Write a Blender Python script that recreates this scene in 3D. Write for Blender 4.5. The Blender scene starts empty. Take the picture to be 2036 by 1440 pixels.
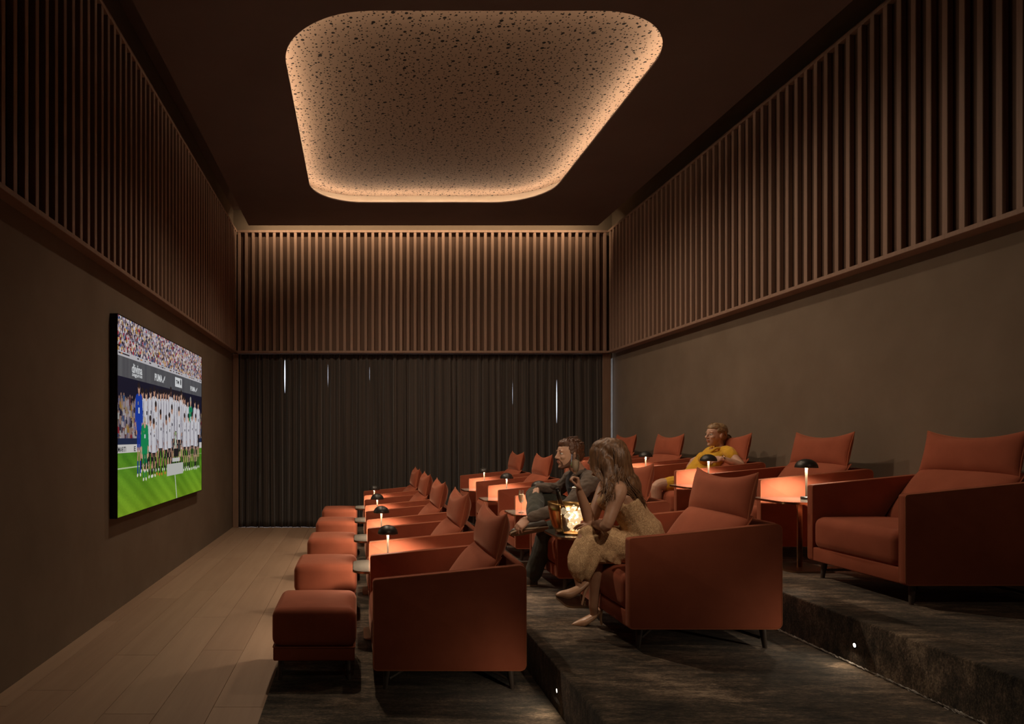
import bpy, bmesh, math, random
import numpy as np
from mathutils import Vector, Matrix, Quaternion

# ------------------------------------------------------------------ scene, camera, world, exposure, light levels
C = bpy.context.scene
COL = C.collection
H = 1.47                       # eye height above the main floor
F = 1357.3                     # focal length in pixels of the 2036 px frame (24 mm on 36 mm)
cam = bpy.data.cameras.new('camera')
cam.sensor_width = 36.0
cam.lens = 24.0
cam.shift_x = (1018 - 712) / 2036
cam.shift_y = (870 - 720) / 2036
cam.clip_start = 0.05
co = bpy.data.objects.new('camera', cam)
COL.objects.link(co)
co.location = (0, 0, H)
co.rotation_euler = (math.pi / 2, 0, 0)
C.camera = co
C.view_settings.view_transform = 'Standard'
C.view_settings.look = 'None'
C.view_settings.exposure = 0.0
C.view_settings.gamma = 1.0
C.view_settings.use_curve_mapping = False
W = bpy.data.worlds.new('daylight')
C.world = W
W.use_nodes = True
W.node_tree.nodes['Background'].inputs[0].default_value = (0.80, 0.86, 1.0, 1)
W.node_tree.nodes['Background'].inputs[1].default_value = 2.2
try:
    W.cycles.sampling_method = 'NONE'
except Exception:
    pass
try:
    C.cycles.max_bounces = 10
    C.cycles.diffuse_bounces = 6
    C.cycles.sample_clamp_indirect = 3.0
except Exception:
    pass

COVE_STRENGTH = 84.0           # LED strip round the oval ceiling recess
BACK_COVE = 40.0               # LED strip above the back slats (W)
LAMP_POWER = 15.0               # one table lamp (W)
STEP_POWER = 0.5              # one step light (W)
BUCKET_POWER = 9.0
SCREEN_STRENGTH = 0.62
WARM = (1.0, 0.76, 0.54)        # LED strip
LAMPCOL = (1.0, 0.83, 0.64)
PEOPLE_FILL = 400.0              # narrow added spotlight that brightens the couple (W)
REAR_FILL = 42.0                # one spotlight added behind the camera as fill (W)
SPOT_POWER = 90.0              # one downlight in the perforated panel (W)

random.seed(7)
rng = np.random.default_rng(7)

# ------------------------------------------------------------------ materials
def lin(c):
    c = c / 255.0
    return c / 12.92 if c <= 0.04045 else ((c + 0.055) / 1.055) ** 2.4

def rgb(r, g, b):
    return (lin(r), lin(g), lin(b), 1.0)

class Mat:
    def __init__(self, name, base=(0.5, 0.5, 0.5, 1), rough=0.6, metal=0.0, spec=0.5):
        self.m = bpy.data.materials.new(name)
        self.m.use_nodes = True
        self.nt = self.m.node_tree
        self.b = self.nt.nodes['Principled BSDF']
        self.b.inputs['Base Color'].default_value = base
        self.b.inputs['Roughness'].default_value = rough
        self.b.inputs['Metallic'].default_value = metal
        self.b.inputs['Specular IOR Level'].default_value = spec
    def n(self, t, **kw):
        nd = self.nt.nodes.new(t)
        for k, v in kw.items():
            setattr(nd, k, v)
        return nd
    def l(self, a, b):
        self.nt.links.new(a, b)
    def coords(self, scale=(1, 1, 1), rot=(0, 0, 0), kind='Object'):
        tc = self.n('ShaderNodeTexCoord')
        mp = self.n('ShaderNodeMapping')
        mp.inputs['Scale'].default_value = scale
        mp.inputs['Rotation'].default_value = rot
        self.l(tc.outputs[kind], mp.inputs[0])
        return mp.outputs[0]
    def world_coords(self, scale=(1, 1, 1), rot=(0, 0, 0)):
        g = self.n('ShaderNodeNewGeometry')
        mp = self.n('ShaderNodeMapping')
        mp.inputs['Scale'].default_value = scale
        mp.inputs['Rotation'].default_value = rot
        self.l(g.outputs['Position'], mp.inputs[0])
        return mp.outputs[0]
    def noise(self, vec, scale=5, detail=4, rough=0.5):
        nd = self.n('ShaderNodeTexNoise')
        nd.inputs['Scale'].default_value = scale
        nd.inputs['Detail'].default_value = detail
        nd.inputs['Roughness'].default_value = rough
        self.l(vec, nd.inputs['Vector'])
        return nd.outputs['Fac']
    def ramp(self, fac, stops):
        r = self.n('ShaderNodeValToRGB')
        e = r.color_ramp.elements
        e[0].position, e[0].color = stops[0]
        e[1].position, e[1].color = stops[-1]
        for p, c in stops[1:-1]:
            x = e.new(p)
            x.color = c
        self.l(fac, r.inputs[0])
        return r.outputs[0]
    def bump(self, fac, strength=0.2, dist=0.01):
        b = self.n('ShaderNodeBump')
        b.inputs['Strength'].default_value = strength
        b.inputs['Distance'].default_value = dist
        self.l(fac, b.inputs['Height'])
        self.l(b.outputs[0], self.b.inputs['Normal'])
    def base(self, sock):
        self.l(sock, self.b.inputs['Base Color'])

def velvet(name, c0, c1, sheen=0.35):
    m = Mat(name, rough=0.85, spec=0.15)
    v = m.world_coords()
    f = m.noise(v, 5.5, 4, 0.6)
    m.base(m.ramp(f, [(0.25, c0), (0.75, c1)]))
    m.b.inputs['Sheen Weight'].default_value = sheen
    m.b.inputs['Sheen Roughness'].default_value = 0.35
    m.b.inputs['Sheen Tint'].default_value = (1.0, 0.55, 0.38, 1)
    m.bump(m.noise(v, 420, 2), 0.12, 0.002)
    return m.m

M = {}
M['velvet'] = velvet('rust_velvet', (0.275, 0.071, 0.035, 1), (0.355, 0.096, 0.049, 1))
M['piping'] = velvet('rust_piping', (0.34, 0.105, 0.050, 1), (0.40, 0.125, 0.06, 1), 0.5)
def simple(name, base, rough=0.5, metal=0.0, spec=0.5):
    return Mat(name, base, rough, metal, spec).m
M['under'] = simple('dark_underside', (0.012, 0.010, 0.009, 1), 0.9)
def woodmat(name, c0, c1, scale=(40, 40, 2.2), rough=0.5, kind='Object', bump=0.08):
    m = Mat(name, rough=rough, spec=0.3)
    v = m.coords(scale, kind=kind)
    f = m.noise(v, 1.0, 6, 0.65)
    oi = m.n('ShaderNodeObjectInfo')
    mx = m.n('ShaderNodeMath', operation='MULTIPLY_ADD')
    m.l(oi.outputs['Random'], mx.inputs[0])
    mx.inputs[1].default_value = 0.35
    m.l(f, mx.inputs[2])
    sb = m.n('ShaderNodeMath', operation='SUBTRACT')
    m.l(mx.outputs[0], sb.inputs[0])
    sb.inputs[1].default_value = 0.17
    m.base(m.ramp(sb.outputs[0], [(0.25, c0), (0.75, c1)]))
    m.bump(f, bump, 0.004)
    return m.m
M['leg'] = woodmat('dark_stained_wood', (0.055, 0.042, 0.034, 1), (0.095, 0.072, 0.058, 1), (60, 60, 6))
M['slat'] = woodmat('slat_oak', (0.220, 0.134, 0.092, 1), (0.305, 0.190, 0.134, 1), rough=0.6)
M['backing'] = woodmat('slat_backing', (0.085, 0.046, 0.029, 1), (0.135, 0.074, 0.046, 1), (14, 14, 0.7), 0.7)
M['plank'] = woodmat('floor_oak', (0.255, 0.160, 0.100, 1), (0.315, 0.205, 0.131, 1), (16, 0.9, 16), 0.55, bump=0.05)

def plaster(name, c0, c1, sc=1.3):
    m = Mat(name, rough=0.9, spec=0.15)
    v = m.world_coords()
    f = m.noise(v, sc, 6, 0.62)
    m.base(m.ramp(f, [(0.3, c0), (0.7, c1)]))
    m.bump(m.noise(v, 60, 4), 0.05, 0.004)
    return m.m
M['wall'] = plaster('olive_plaster', (0.145, 0.106, 0.074, 1), (0.185, 0.139, 0.099, 1))
M['pale'] = plaster('pale_reveal', (0.42, 0.38, 0.31, 1), (0.48, 0.43, 0.36, 1))
M['ceiling'] = plaster('ceiling_paint', (0.150, 0.110, 0.097, 1), (0.182, 0.135, 0.119, 1), 0.8)
M['cove'] = simple('cove_paint', (0.34, 0.265, 0.20, 1), 0.8, 0, 0.2)
M['black'] = simple('black_metal', (0.018, 0.016, 0.014, 1), 0.38, 0.6)
M['post'] = woodmat('post_wood', (0.20, 0.12, 0.08, 1), (0.27, 0.17, 0.115, 1))
M['frame'] = simple('window_frame', (0.05, 0.05, 0.055, 1), 0.45, 0.3)
M['bronze'] = simple('bronze', (0.33, 0.22, 0.14, 1), 0.28, 1.0)
M['tabletop'] = simple('smoked_glass_top', (0.060, 0.050, 0.040, 1), 0.14, 0.0, 0.7)
M['stem'] = simple('pale_brass', (0.115, 0.085, 0.058, 1), 0.5, 0.1)
M['shade'] = simple('black_shade', (0.040, 0.035, 0.030, 1), 0.40, 0.45)
M['shade_in'] = simple('shade_inside', (0.75, 0.62, 0.45, 1), 0.6)

def emit(name, col, strength):
    m = bpy.data.materials.new(name)
    m.use_nodes = True
    nt = m.node_tree
    for n in list(nt.nodes):
        nt.nodes.remove(n)
    o = nt.nodes.new('ShaderNodeOutputMaterial')
    e = nt.nodes.new('ShaderNodeEmission')
    e.inputs[0].default_value = (*col, 1)
    e.inputs[1].default_value = strength
    nt.links.new(e.outputs[0], o.inputs[0])
    return m
M['led'] = emit('led_strip', WARM, COVE_STRENGTH)
M['diffuser'] = emit('lamp_diffuser', (1.0, 0.72, 0.45), 5.0)
M['steplens'] = emit('step_lens', (1.0, 0.86, 0.68), 5.0)

def perforated():
    m = Mat('perforated_panel', rough=0.8, spec=0.2)
    geo = m.n('ShaderNodeNewGeometry')
    mask = None
    for i, (sc, r0, r1) in enumerate(((6.5, 0.05, 0.115), (12.0, 0.06, 0.14), (20.0, 0.08, 0.16))):
        mp = m.n('ShaderNodeMapping')
        mp.inputs['Location'].default_value = (3.1 * i, 1.7 * i, 0)
        m.l(geo.outputs['Position'], mp.inputs[0])
        vo = m.n('ShaderNodeTexVoronoi', voronoi_dimensions='2D', feature='F1')
        vo.inputs['Scale'].default_value = sc
        vo.inputs['Randomness'].default_value = 0.9
        m.l(mp.outputs[0], vo.inputs['Vector'])
        sp = m.n('ShaderNodeSeparateColor')
        m.l(vo.outputs['Color'], sp.inputs[0])
        mr = m.n('ShaderNodeMapRange')
        m.l(sp.outputs[0], mr.inputs[0])
        mr.inputs[3].default_value = r0
        mr.inputs[4].default_value = r1
        lt = m.n('ShaderNodeMath', operation='LESS_THAN')
        m.l(vo.outputs['Distance'], lt.inputs[0])
        m.l(mr.outputs[0], lt.inputs[1])
        if mask is None:
            mask = lt.outputs[0]
        else:
            mx = m.n('ShaderNodeMath', operation='MAXIMUM')
            m.l(mask, mx.inputs[0])
            m.l(lt.outputs[0], mx.inputs[1])
            mask = mx.outputs[0]
    m.base(m.ramp(mask, [(0.0, (0.285, 0.20, 0.145, 1)), (1.0, (0.010, 0.007, 0.005, 1))]))
    return m.m
M['perf'] = perforated()

def carpetmat():
    m = Mat('worn_carpet', rough=0.95, spec=0.08)
    big = m.noise(m.world_coords((1.5, 2.2, 2.2), (0, 0, 0.35)), 1.3, 5, 0.62)
    st = m.noise(m.world_coords((3.0, 13, 6), (0, 0, 0.50)), 1.6, 8, 0.72)
    fine = m.noise(m.world_coords((45, 120, 90), (0, 0, 0.30)), 1.0, 4, 0.75)
    a = m.n('ShaderNodeMath', operation='MULTIPLY_ADD')
    m.l(st, a.inputs[0]); a.inputs[1].default_value = 0.95
    b = m.n('ShaderNodeMath', operation='MULTIPLY')
    m.l(big, b.inputs[0]); b.inputs[1].default_value = 0.95
    m.l(b.outputs[0], a.inputs[2])
    c = m.n('ShaderNodeMath', operation='MULTIPLY_ADD')
    m.l(fine, c.inputs[0]); c.inputs[1].default_value = 0.85
    m.l(a.outputs[0], c.inputs[2])
    hv = m.n('ShaderNodeMath', operation='MULTIPLY')
    m.l(c.outputs[0], hv.inputs[0]); hv.inputs[1].default_value = 0.5
    c = hv
    m.base(m.ramp(c.outputs[0], [(0.56, (0.012, 0.0095, 0.007, 1)), (0.665, (0.056, 0.044, 0.030, 1)),
                                 (0.745, (0.140, 0.100, 0.068, 1)), (0.86, (0.40, 0.30, 0.20, 1))]))
    m.bump(c.outputs[0], 0.6, 0.012)
    m.b.inputs['Sheen Weight'].default_value = 0.15
    return m.m
M['carpet'] = carpetmat()

def curtainmat():
    m = Mat('curtain_cloth', rough=0.8, spec=0.2)
    f = m.noise(m.world_coords((26, 26, 0.25)), 1.0, 4, 0.6)
    m.base(m.ramp(f, [(0.3, (0.032, 0.026, 0.022, 1)), (0.7, (0.082, 0.063, 0.050, 1))]))
    m.b.inputs['Sheen Weight'].default_value = 0.3
    m.bump(m.noise(m.world_coords((500, 500, 500)), 1.0, 2), 0.1, 0.002)
    return m.m
M['curtain'] = curtainmat()

def clear_glass(name, tint=(0.96, 0.97, 0.98, 1), gloss=0.08):
    m = bpy.data.materials.new(name)
    m.use_nodes = True
    nt = m.node_tree
    for n in list(nt.nodes):
        nt.nodes.remove(n)
    o = nt.nodes.new('ShaderNodeOutputMaterial')
    t = nt.nodes.new('ShaderNodeBsdfTransparent')
    t.inputs[0].default_value = tint
    g = nt.nodes.new('ShaderNodeBsdfGlossy')
    g.inputs['Roughness'].default_value = 0.03
    fr = nt.nodes.new('ShaderNodeLayerWeight')
    fr.inputs[0].default_value = 0.35
    mr = nt.nodes.new('ShaderNodeMath')
    mr.operation = 'MULTIPLY_ADD'
    mr.inputs[1].default_value = 0.75
    mr.inputs[2].default_value = gloss
    nt.links.new(fr.outputs['Facing'], mr.inputs[0])
    mx = nt.nodes.new('ShaderNodeMixShader')
    nt.links.new(mr.outputs[0], mx.inputs[0])
    nt.links.new(t.outputs[0], mx.inputs[1])
    nt.links.new(g.outputs[0], mx.inputs[2])
    nt.links.new(mx.outputs[0], o.inputs[0])
    return m
M['pane'] = clear_glass('window_glass', gloss=0.02)
M['glass'] = clear_glass('flute_glass', gloss=0.10)

# ------------------------------------------------------------------ mesh helpers
class MB:
    """collects vertices and faces of one mesh"""
    def __init__(self):
        self.v = []
        self.f = []
        self.mi = []
    def add(self, v, f, mi=0):
        o = len(self.v)
        self.v += [tuple(p) for p in v]
        self.f += [tuple(i + o for i in q) for q in f]
        self.mi += [mi] * len(f)
        return self
    def box(self, x0, x1, y0, y1, z0, z1, mi=0):
        v = [(x, y, z) for z in (z0, z1) for y in (y0, y1) for x in (x0, x1)]
        return self.add(v, [(0, 2, 3, 1), (4, 5, 7, 6), (0, 1, 5, 4), (2, 6, 7, 3), (0, 4, 6, 2), (1, 3, 7, 5)], mi)
    def rbox(self, x0, x1, y0, y1, z0, z1, r=0.01, seg=2, mi=0):
        bm = bmesh.new()
        bmesh.ops.create_cube(bm, size=1.0)
        for q in bm.verts:
            q.co = Vector(((x0 + x1) / 2 + q.co.x * (x1 - x0), (y0 + y1) / 2 + q.co.y * (y1 - y0), (z0 + z1) / 2 + q.co.z * (z1 - z0)))
        bmesh.ops.bevel(bm, geom=list(bm.edges), offset=r, segments=seg, affect='EDGES', profile=0.5)
        return self.bm(bm, mi)
    def bm(self, bm, mi=0):
        bm.verts.index_update()
        self.add([q.co[:] for q in bm.verts], [[q.index for q in f.verts] for f in bm.faces], mi)
        bm.free()
        return self
    def tube(self, pts, rad, seg=10, mi=0, closed=False, cap=True, up=None, flat=1.0):
        """swept tube; rad scalar or list; flat scales the binormal axis"""
        pts = [Vector(p) for p in pts]
        n = len(pts)
        if not hasattr(rad, '__len__'):
            rad = [rad] * n
        vs, fs = [], []
        prev = None
        for i, p in enumerate(pts):
            if closed:
                t = (pts[(i + 1) % n] - pts[i - 1]).normalized()
            else:
                t = (pts[min(i + 1, n - 1)] - pts[max(i - 1, 0)]).normalized()
            if prev is None:
                a = Vector(up) if up else (Vector((0, 0, 1)) if abs(t.z) < 0.9 else Vector((0, 1, 0)))
                u = (a - t * a.dot(t)).normalized()
            else:
                u = (prev - t * prev.dot(t)).normalized()
            prev = u
            w = t.cross(u)
            for k in range(seg):
                an = 2 * math.pi * k / seg
                vs.append(p + u * (rad[i] * math.cos(an)) + w * (rad[i] * flat * math.sin(an)))
        m = n if closed else n - 1
        for i in range(m):
            for k in range(seg):
                a = i * seg + k
                b = i * seg + (k + 1) % seg
                c = ((i + 1) % n) * seg + (k + 1) % seg
                d = ((i + 1) % n) * seg + k
                fs.append((a, b, c, d))
        if cap and not closed:
            fs.append(tuple(range(seg))[::-1])
            fs.append(tuple((n - 1) * seg + k for k in range(seg)))
        return self.add(vs, fs, mi)
    def lathe(self, prof, c=(0, 0, 0), seg=32, mi=0, sx=1.0, sy=1.0, cap=True):
        """prof list of (r, z)"""
        vs, fs = [], []
        for r, z in prof:
            for k in range(seg):
                a = 2 * math.pi * k / seg
                vs.append((c[0] + r * sx * math.cos(a), c[1] + r * sy * math.sin(a), c[2] + z))
        for i in range(len(prof) - 1):
            for k in range(seg):
                fs.append((i * seg + k, i * seg + (k + 1) % seg, (i + 1) * seg + (k + 1) % seg, (i + 1) * seg + k))
        if cap and prof[0][0] > 1e-5:
            fs.append(tuple(range(seg))[::-1])
        if cap and prof[-1][0] > 1e-5:
            fs.append(tuple((len(prof) - 1) * seg + k for k in range(seg)))
        return self.add(vs, fs, mi)
    def ell(self, c, r, rot=None, seg=20, rings=12, mi=0):
        vs, fs = [], []
        R = rot if rot is not None else Matrix.Identity(3)
        c = Vector(c)
        for i in range(rings + 1):
            th = math.pi * i / rings
            for k in range(seg):
                ph = 2 * math.pi * k / seg
                vs.append(c + R @ Vector((r[0] * math.sin(th) * math.cos(ph), r[1] * math.sin(th) * math.sin(ph), r[2] * math.cos(th))))
        for i in range(rings):
            for k in range(seg):
                fs.append((i * seg + k, (i + 1) * seg + k, (i + 1) * seg + (k + 1) % seg, i * seg + (k + 1) % seg))
        return self.add(vs, fs, mi)
    def prism(self, poly, y0, y1, bevel=0.0, seg=2, mi=0):
        """poly in xz, extruded along y"""
        bm = bmesh.new()
        a = [bm.verts.new((x, y0, z)) for x, z in poly]
        b = [bm.verts.new((x, y1, z)) for x, z in poly]
        n = len(poly)
        f0 = bm.faces.new(a)
        f1 = bm.faces.new(b[::-1])
        for i in range(n):
            bm.faces.new((a[i], b[i], b[(i + 1) % n], a[(i + 1) % n]))
        bmesh.ops.recalc_face_normals(bm, faces=list(bm.faces))
        if bevel:
            eds = list(f0.edges) + list(f1.edges)
            bmesh.ops.bevel(bm, geom=eds, offset=bevel, segments=seg, affect='EDGES', profile=0.5)
        return self.bm(bm, mi)
    def build(self, name, mats, parent=None, smooth=True, angle=40, weld=0.0):
        me = bpy.data.meshes.new(name)
        me.from_pydata(self.v, [], self.f)
        if weld:
            bm = bmesh.new()
            bm.from_mesh(me)
            bmesh.ops.remove_doubles(bm, verts=list(bm.verts), dist=weld)
            bmesh.ops.recalc_face_normals(bm, faces=list(bm.faces))
            bm.to_mesh(me)
            bm.free()
        if not isinstance(mats, (list, tuple)):
            mats = [mats]
        for m in mats:
            me.materials.append(m)
        if len(mats) > 1 and not weld:
            me.polygons.foreach_set('material_index', self.mi)
        if smooth:
            me.polygons.foreach_set('use_smooth', [True] * len(me.polygons))
            me.set_sharp_from_angle(angle=math.radians(angle))
        o = bpy.data.objects.new(name, me)
        COL.objects.link(o)
        if parent:
            o.parent = parent
        return o

def round_poly(pts, r, seg=5):
    """round the corners of a polygon; r scalar or list"""
    out = []
    n = len(pts)
    for i in range(n):
        p = Vector(pts[i]); a = Vector(pts[i - 1]); b = Vector(pts[(i + 1) % n])
        ri = r[i] if hasattr(r, '__len__') else r
        da = (a - p).normalized(); db = (b - p).normalized()
        if ri <= 0:
            out.append(tuple(p)); continue
        ang = da.angle(db)
        t = ri / math.tan(ang / 2)
        c = p + (da + db).normalized() * (ri / math.sin(ang / 2))
        s = p + da * t - c
        e = p + db * t - c
        for k in range(seg + 1):
            f = k / seg
            q = s.normalized().slerp(e.normalized(), f, s.normalized()) if True else s
            out.append(tuple(c + q * ri))
    return out

def rrect(x0, x1, y0, y1, r, seg=10):
    pts = []
    for cx, cy, a0 in ((x1 - r, y1 - r, 0), (x0 + r, y1 - r, 90), (x0 + r, y0 + r, 180), (x1 - r, y0 + r, 270)):
        for k in range(seg + 1):
            a = math.radians(a0 + 90 * k / seg)
            pts.append((cx + r * math.cos(a), cy + r * math.sin(a)))
    return pts

def cushion(mb, x0, x1, y0, y1, z0, z1, r=0.04, bulge=(0.01, 0.01, 0.02), n=8, mi=0):
    """soft box: rounded edges, bulging faces"""
    c = Vector(((x0 + x1) / 2, (y0 + y1) / 2, (z0 + z1) / 2))
    h = Vector(((x1 - x0) / 2, (y1 - y0) / 2, (z1 - z0) / 2))
    r = min(r, h.x * 0.95, h.y * 0.95, h.z * 0.95)
    def axis(hh):
        a = [-hh, -hh + r * 0.12, -hh + r * 0.4, -hh + r * 0.75]
        inner = list(np.linspace(-hh + r, hh - r, n))
        return a + inner + [-q for q in a[::-1]]
    ax = [axis(h.x), axis(h.y), axis(h.z)]
    def mp(p):
        q = Vector((max(-h.x + r, min(h.x - r, p.x)), max(-h.y + r, min(h.y - r, p.y)), max(-h.z + r, min(h.z - r, p.z))))
        d = p - q
        if d.length > 1e-9:
            d = d.normalized() * r
        s = q + d
        u = Vector((s.x / h.x, s.y / h.y, s.z / h.z))
        s.x += bulge[0] * (1 - u.y ** 2) * (1 - u.z ** 2) * u.x
        s.y += bulge[1] * (1 - u.x ** 2) * (1 - u.z ** 2) * u.y
        s.z += bulge[2] * (1 - u.x ** 2) * (1 - u.y ** 2) * u.z
        return c + s
    for d in range(3):
        e, g = [(1, 2), (2, 0), (0, 1)][d]
        for sgn in (-1, 1):
            vs, fs = [], []
            for a in ax[e]:
                for b in ax[g]:
                    p = Vector((0, 0, 0))
                    p[d] = sgn * h[d]; p[e] = a; p[g] = b
                    vs.append(mp(p))
            nb = len(ax[g])
            for i in range(len(ax[e]) - 1):
                for j in range(nb - 1):
                    q = (i * nb + j, (i + 1) * nb + j, (i + 1) * nb + j + 1, i * nb + j + 1)
                    fs.append(q if sgn > 0 else q[::-1])
            mb.add(vs, fs, mi)
    return mb

def pillow(mb, o, ev, nrm, w, hgt, thick, ear=0.0, dip=0.0, side=0.0, n=18, front=1.0, back=1.0, mi=0, bot=0.0):
    """pinched cushion: o = centre of the lower seam, ev = up direction, nrm = front normal, width along y. returns the seam loop"""
    o = Vector(o); ev = Vector(ev).normalized(); nrm = Vector(nrm).normalized(); eu = Vector((0, 1, 0))
    def outline(u, v):
        x = u * w / 2 * (1 - side * (1 - (2 * v - 1) ** 2))
        z = hgt * v - dip * (1 - u * u) * max(0.0, (v - 0.35) / 0.65) ** 2 + bot * (1 - u * u) * (1 - v) ** 2
        return o + eu * x + ev * z
    us = [math.sin(math.pi / 2 * t) for t in np.linspace(-1, 1, n + 1)]
    vsn = [0.5 + 0.5 * math.sin(math.pi / 2 * t) for t in np.linspace(-1, 1, n + 1)]
    for sgn, k in ((1, front), (-1, back)):
        vs, fs = [], []
        for v in vsn:
            for u in us:
                a = max(0.0, 1 - abs(u) ** 3.2); b = max(0.0, 1 - abs(2 * v - 1) ** 3.2)
                t = thick / 2 * k * (a ** 0.55) * (b ** 0.55)
                vs.append(outline(u, v) + nrm * (sgn * t))
        m = n + 1
        for i in range(n):
            for j in range(n):
                q = (i * m + j, i * m + j + 1, (i + 1) * m + j + 1, (i + 1) * m + j)
                fs.append(q if sgn < 0 else q[::-1])
        mb.add(vs, fs, mi)
    loop = [outline(u, 1.0) for u in us] + [outline(1.0, v) for v in vsn[::-1][1:]] + [outline(u, 0.0) for u in us[::-1][1:]] + [outline(-1.0, v) for v in vsn[1:-1]]
    return loop

def empty(name, loc, label, cat, group=None, rz=0.0):
    o = bpy.data.objects.new(name, None)
    COL.objects.link(o)
    o.location = loc
    o.rotation_euler = (0, 0, rz)
    o.empty_display_size = 0.1
    tag(o, label, cat, group)
    return o

def tag(o, label=None, cat=None, group=None, kind=None):
    if label: o['label'] = label
    if cat: o['category'] = cat
    if group: o['group'] = group
    if kind: o['kind'] = kind
    return o

KIDS = {}
def kids(o):
    return [c for c in COL.objects if c.parent == o]

def dup(root, loc, label, rz=None):
    r = root.copy()
    COL.objects.link(r)
    r.location = loc
    if rz is not None:
        r.rotation_euler = (0, 0, rz)
    r['label'] = label
    if root.name not in KIDS:
        KIDS[root.name] = [(c, kids(c)) for c in kids(root)]
    for c, gs in KIDS[root.name]:
        d = c.copy()
        COL.objects.link(d)
        d.parent = r
        for g in gs:
            e = g.copy()
            COL.objects.link(e)
            e.parent = d
    return r

def area(name, loc, direction, sx, sy, power, col, parent=None, shape='RECTANGLE', spread=180):
    l = bpy.data.lights.new(name, 'AREA')
    l.shape = shape
    l.size = sx
    l.size_y = sy
    l.energy = power
    l.color = col
    l.spread = math.radians(spread)
    o = bpy.data.objects.new(name, l)
    COL.objects.link(o)
    o.location = loc
    o.rotation_euler = Vector(direction).to_track_quat('-Z', 'Y').to_euler()
    if parent:
        o.parent = parent
    return o

def at(x, y, Y):
    """photo pixel at distance Y -> point in the room"""
    return Vector(((x - 712) * Y / F, Y, H + (870 - y) * Y / F))
# ------------------------------------------------------------------ the room
XL, XR = -2.055, 4.184         # wall faces
YB, YF = 11.25, -1.6           # curtain wall, wall behind the camera
ZT = 5.22                      # slab above the dropped ceiling
FXL, FXR, FY = -1.964, 4.051, 11.06   # faces of the slat screens
ZS0, ZS1 = 2.839, 4.828        # slat screens, bottom and top
STEP1, STEP2, RISE = 1.06, 2.66, 0.25

def struct(name, mb, m, parent=None, **kw):
    o = mb.build(name, m, parent, **kw)
    if parent is None:
        o['kind'] = 'structure'
    return o

fl = struct('floor', MB().box(XL - .3, XR + .3, YF - .2, 12.6, -0.20, -0.018), M['under'], smooth=False)
# boards of the wooden floor, running towards the curtains
bw = 0.283
xs = [-0.508 - bw * k for k in range(7)]
meshes = {}
for k in range(6):
    x1, x0 = xs[k], max(xs[k + 1], XL)
    if x1 - x0 < 0.03:
        continue
    y = YF - 0.4 * random.random()
    while y < 11.55:
        ln = random.uniform(1.7, 2.3)
        a, b = max(y, YF), min(y + ln, 11.6)
        if b - a > 0.05:
            MB().rbox(x0 + .001, x1 - .001, a + .001, b - .001, -0.018, random.uniform(-0.0008, 0.0), 0.0015, 1).build('plank', M['plank'], fl, smooth=False)
        y += ln
struct('wall_left', MB().box(XL - .25, XL, YF - .2, 11.9, -0.05, ZT), M['wall'], smooth=False)
struct('wall_right', MB().box(XR, XR + .25, YF - .2, 11.9, -0.05, ZT), M['wall'], smooth=False)
struct('wall_rear', MB().box(XL - .25, XR + .25, YF - .25, YF, -0.05, ZT), M['wall'], smooth=False)
struct('wall_back', MB().box(XL, XR, YB, 11.50, 2.77, ZT), M['wall'], smooth=False)
cs = struct('ceiling', MB().box(XL - .25, XR + .25, YF - .25, 12.2, ZT, ZT + .2), M['ceiling'], smooth=False)

# dropped ceiling with the rounded opening
OX0, OX1, OY0, OY1, OR = -0.647, 2.66, 5.37, 9.777, 0.75
CX0, CX1, CY1 = -1.733, 3.80, 10.81
def ring(outer, inner, z0, z1):
    """flat plate between two closed loops of the same length"""
    n = len(inner)
    v = [(x, y, z0) for x, y in outer] + [(x, y, z0) for x, y in inner] + [(x, y, z1) for x, y in outer] + [(x, y, z1) for x, y in inner]
    f = []
    for i in range(n):
        j = (i + 1) % n
        f += [(i, n + i, n + j, j), (2 * n + i, 2 * n + j, 3 * n + j, 3 * n + i), (i, j, 2 * n + j, 2 * n + i), (n + i, 3 * n + i, 3 * n + j, n + j)]
    return MB().add(v, f)
opening = rrect(OX0, OX1, OY0, OY1, OR, 14)
cx, cy = (OX0 + OX1) / 2, (OY0 + OY1) / 2
def project_out(p, x0, x1, y0, y1):
    dx, dy = p[0] - cx, p[1] - cy
    t = min(((x1 - cx) / dx if dx > 0 else (x0 - cx) / dx) if abs(dx) > 1e-6 else 1e9, ((y1 - cy) / dy if dy > 0 else (y0 - cy) / dy) if abs(dy) > 1e-6 else 1e9)
    return [cx + dx * t, cy + dy * t]
outer = [project_out(p, CX0, CX1, YF + .3, CY1) for p in opening]
for cxy in ((CX0, YF + .3), (CX1, YF + .3), (CX0, CY1), (CX1, CY1)):
    i = min(range(len(outer)), key=lambda k: (outer[k][0] - cxy[0]) ** 2 + (outer[k][1] - cxy[1]) ** 2)
    outer[i] = list(cxy)
dc = ring(outer, opening, 4.8270, 4.8420).build('dropped_ceiling', M['ceiling'], None, smooth=False)
tag(dc, kind='structure')
rec = rrect(OX0 - .20, OX1 + .20, OY0 - .20, OY1 + .20, OR + .20, 14)
rec2 = rrect(OX0 - .22, OX1 + .22, OY0 - .22, OY1 + .22, OR + .22, 14)
ring(rec2, rec, 4.8420, 5.0120).build('recess_wall', M['cove'], dc)
pn = MB()
pn.add([(x, y, 4.9990) for x, y in rec] + [(x, y, 5.0170) for x, y in rec], [tuple(range(len(rec)))[::-1], tuple(len(rec) + i for i in range(len(rec)))])
pn.build('perforated_panel', M['perf'], dc, smooth=False)
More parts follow.
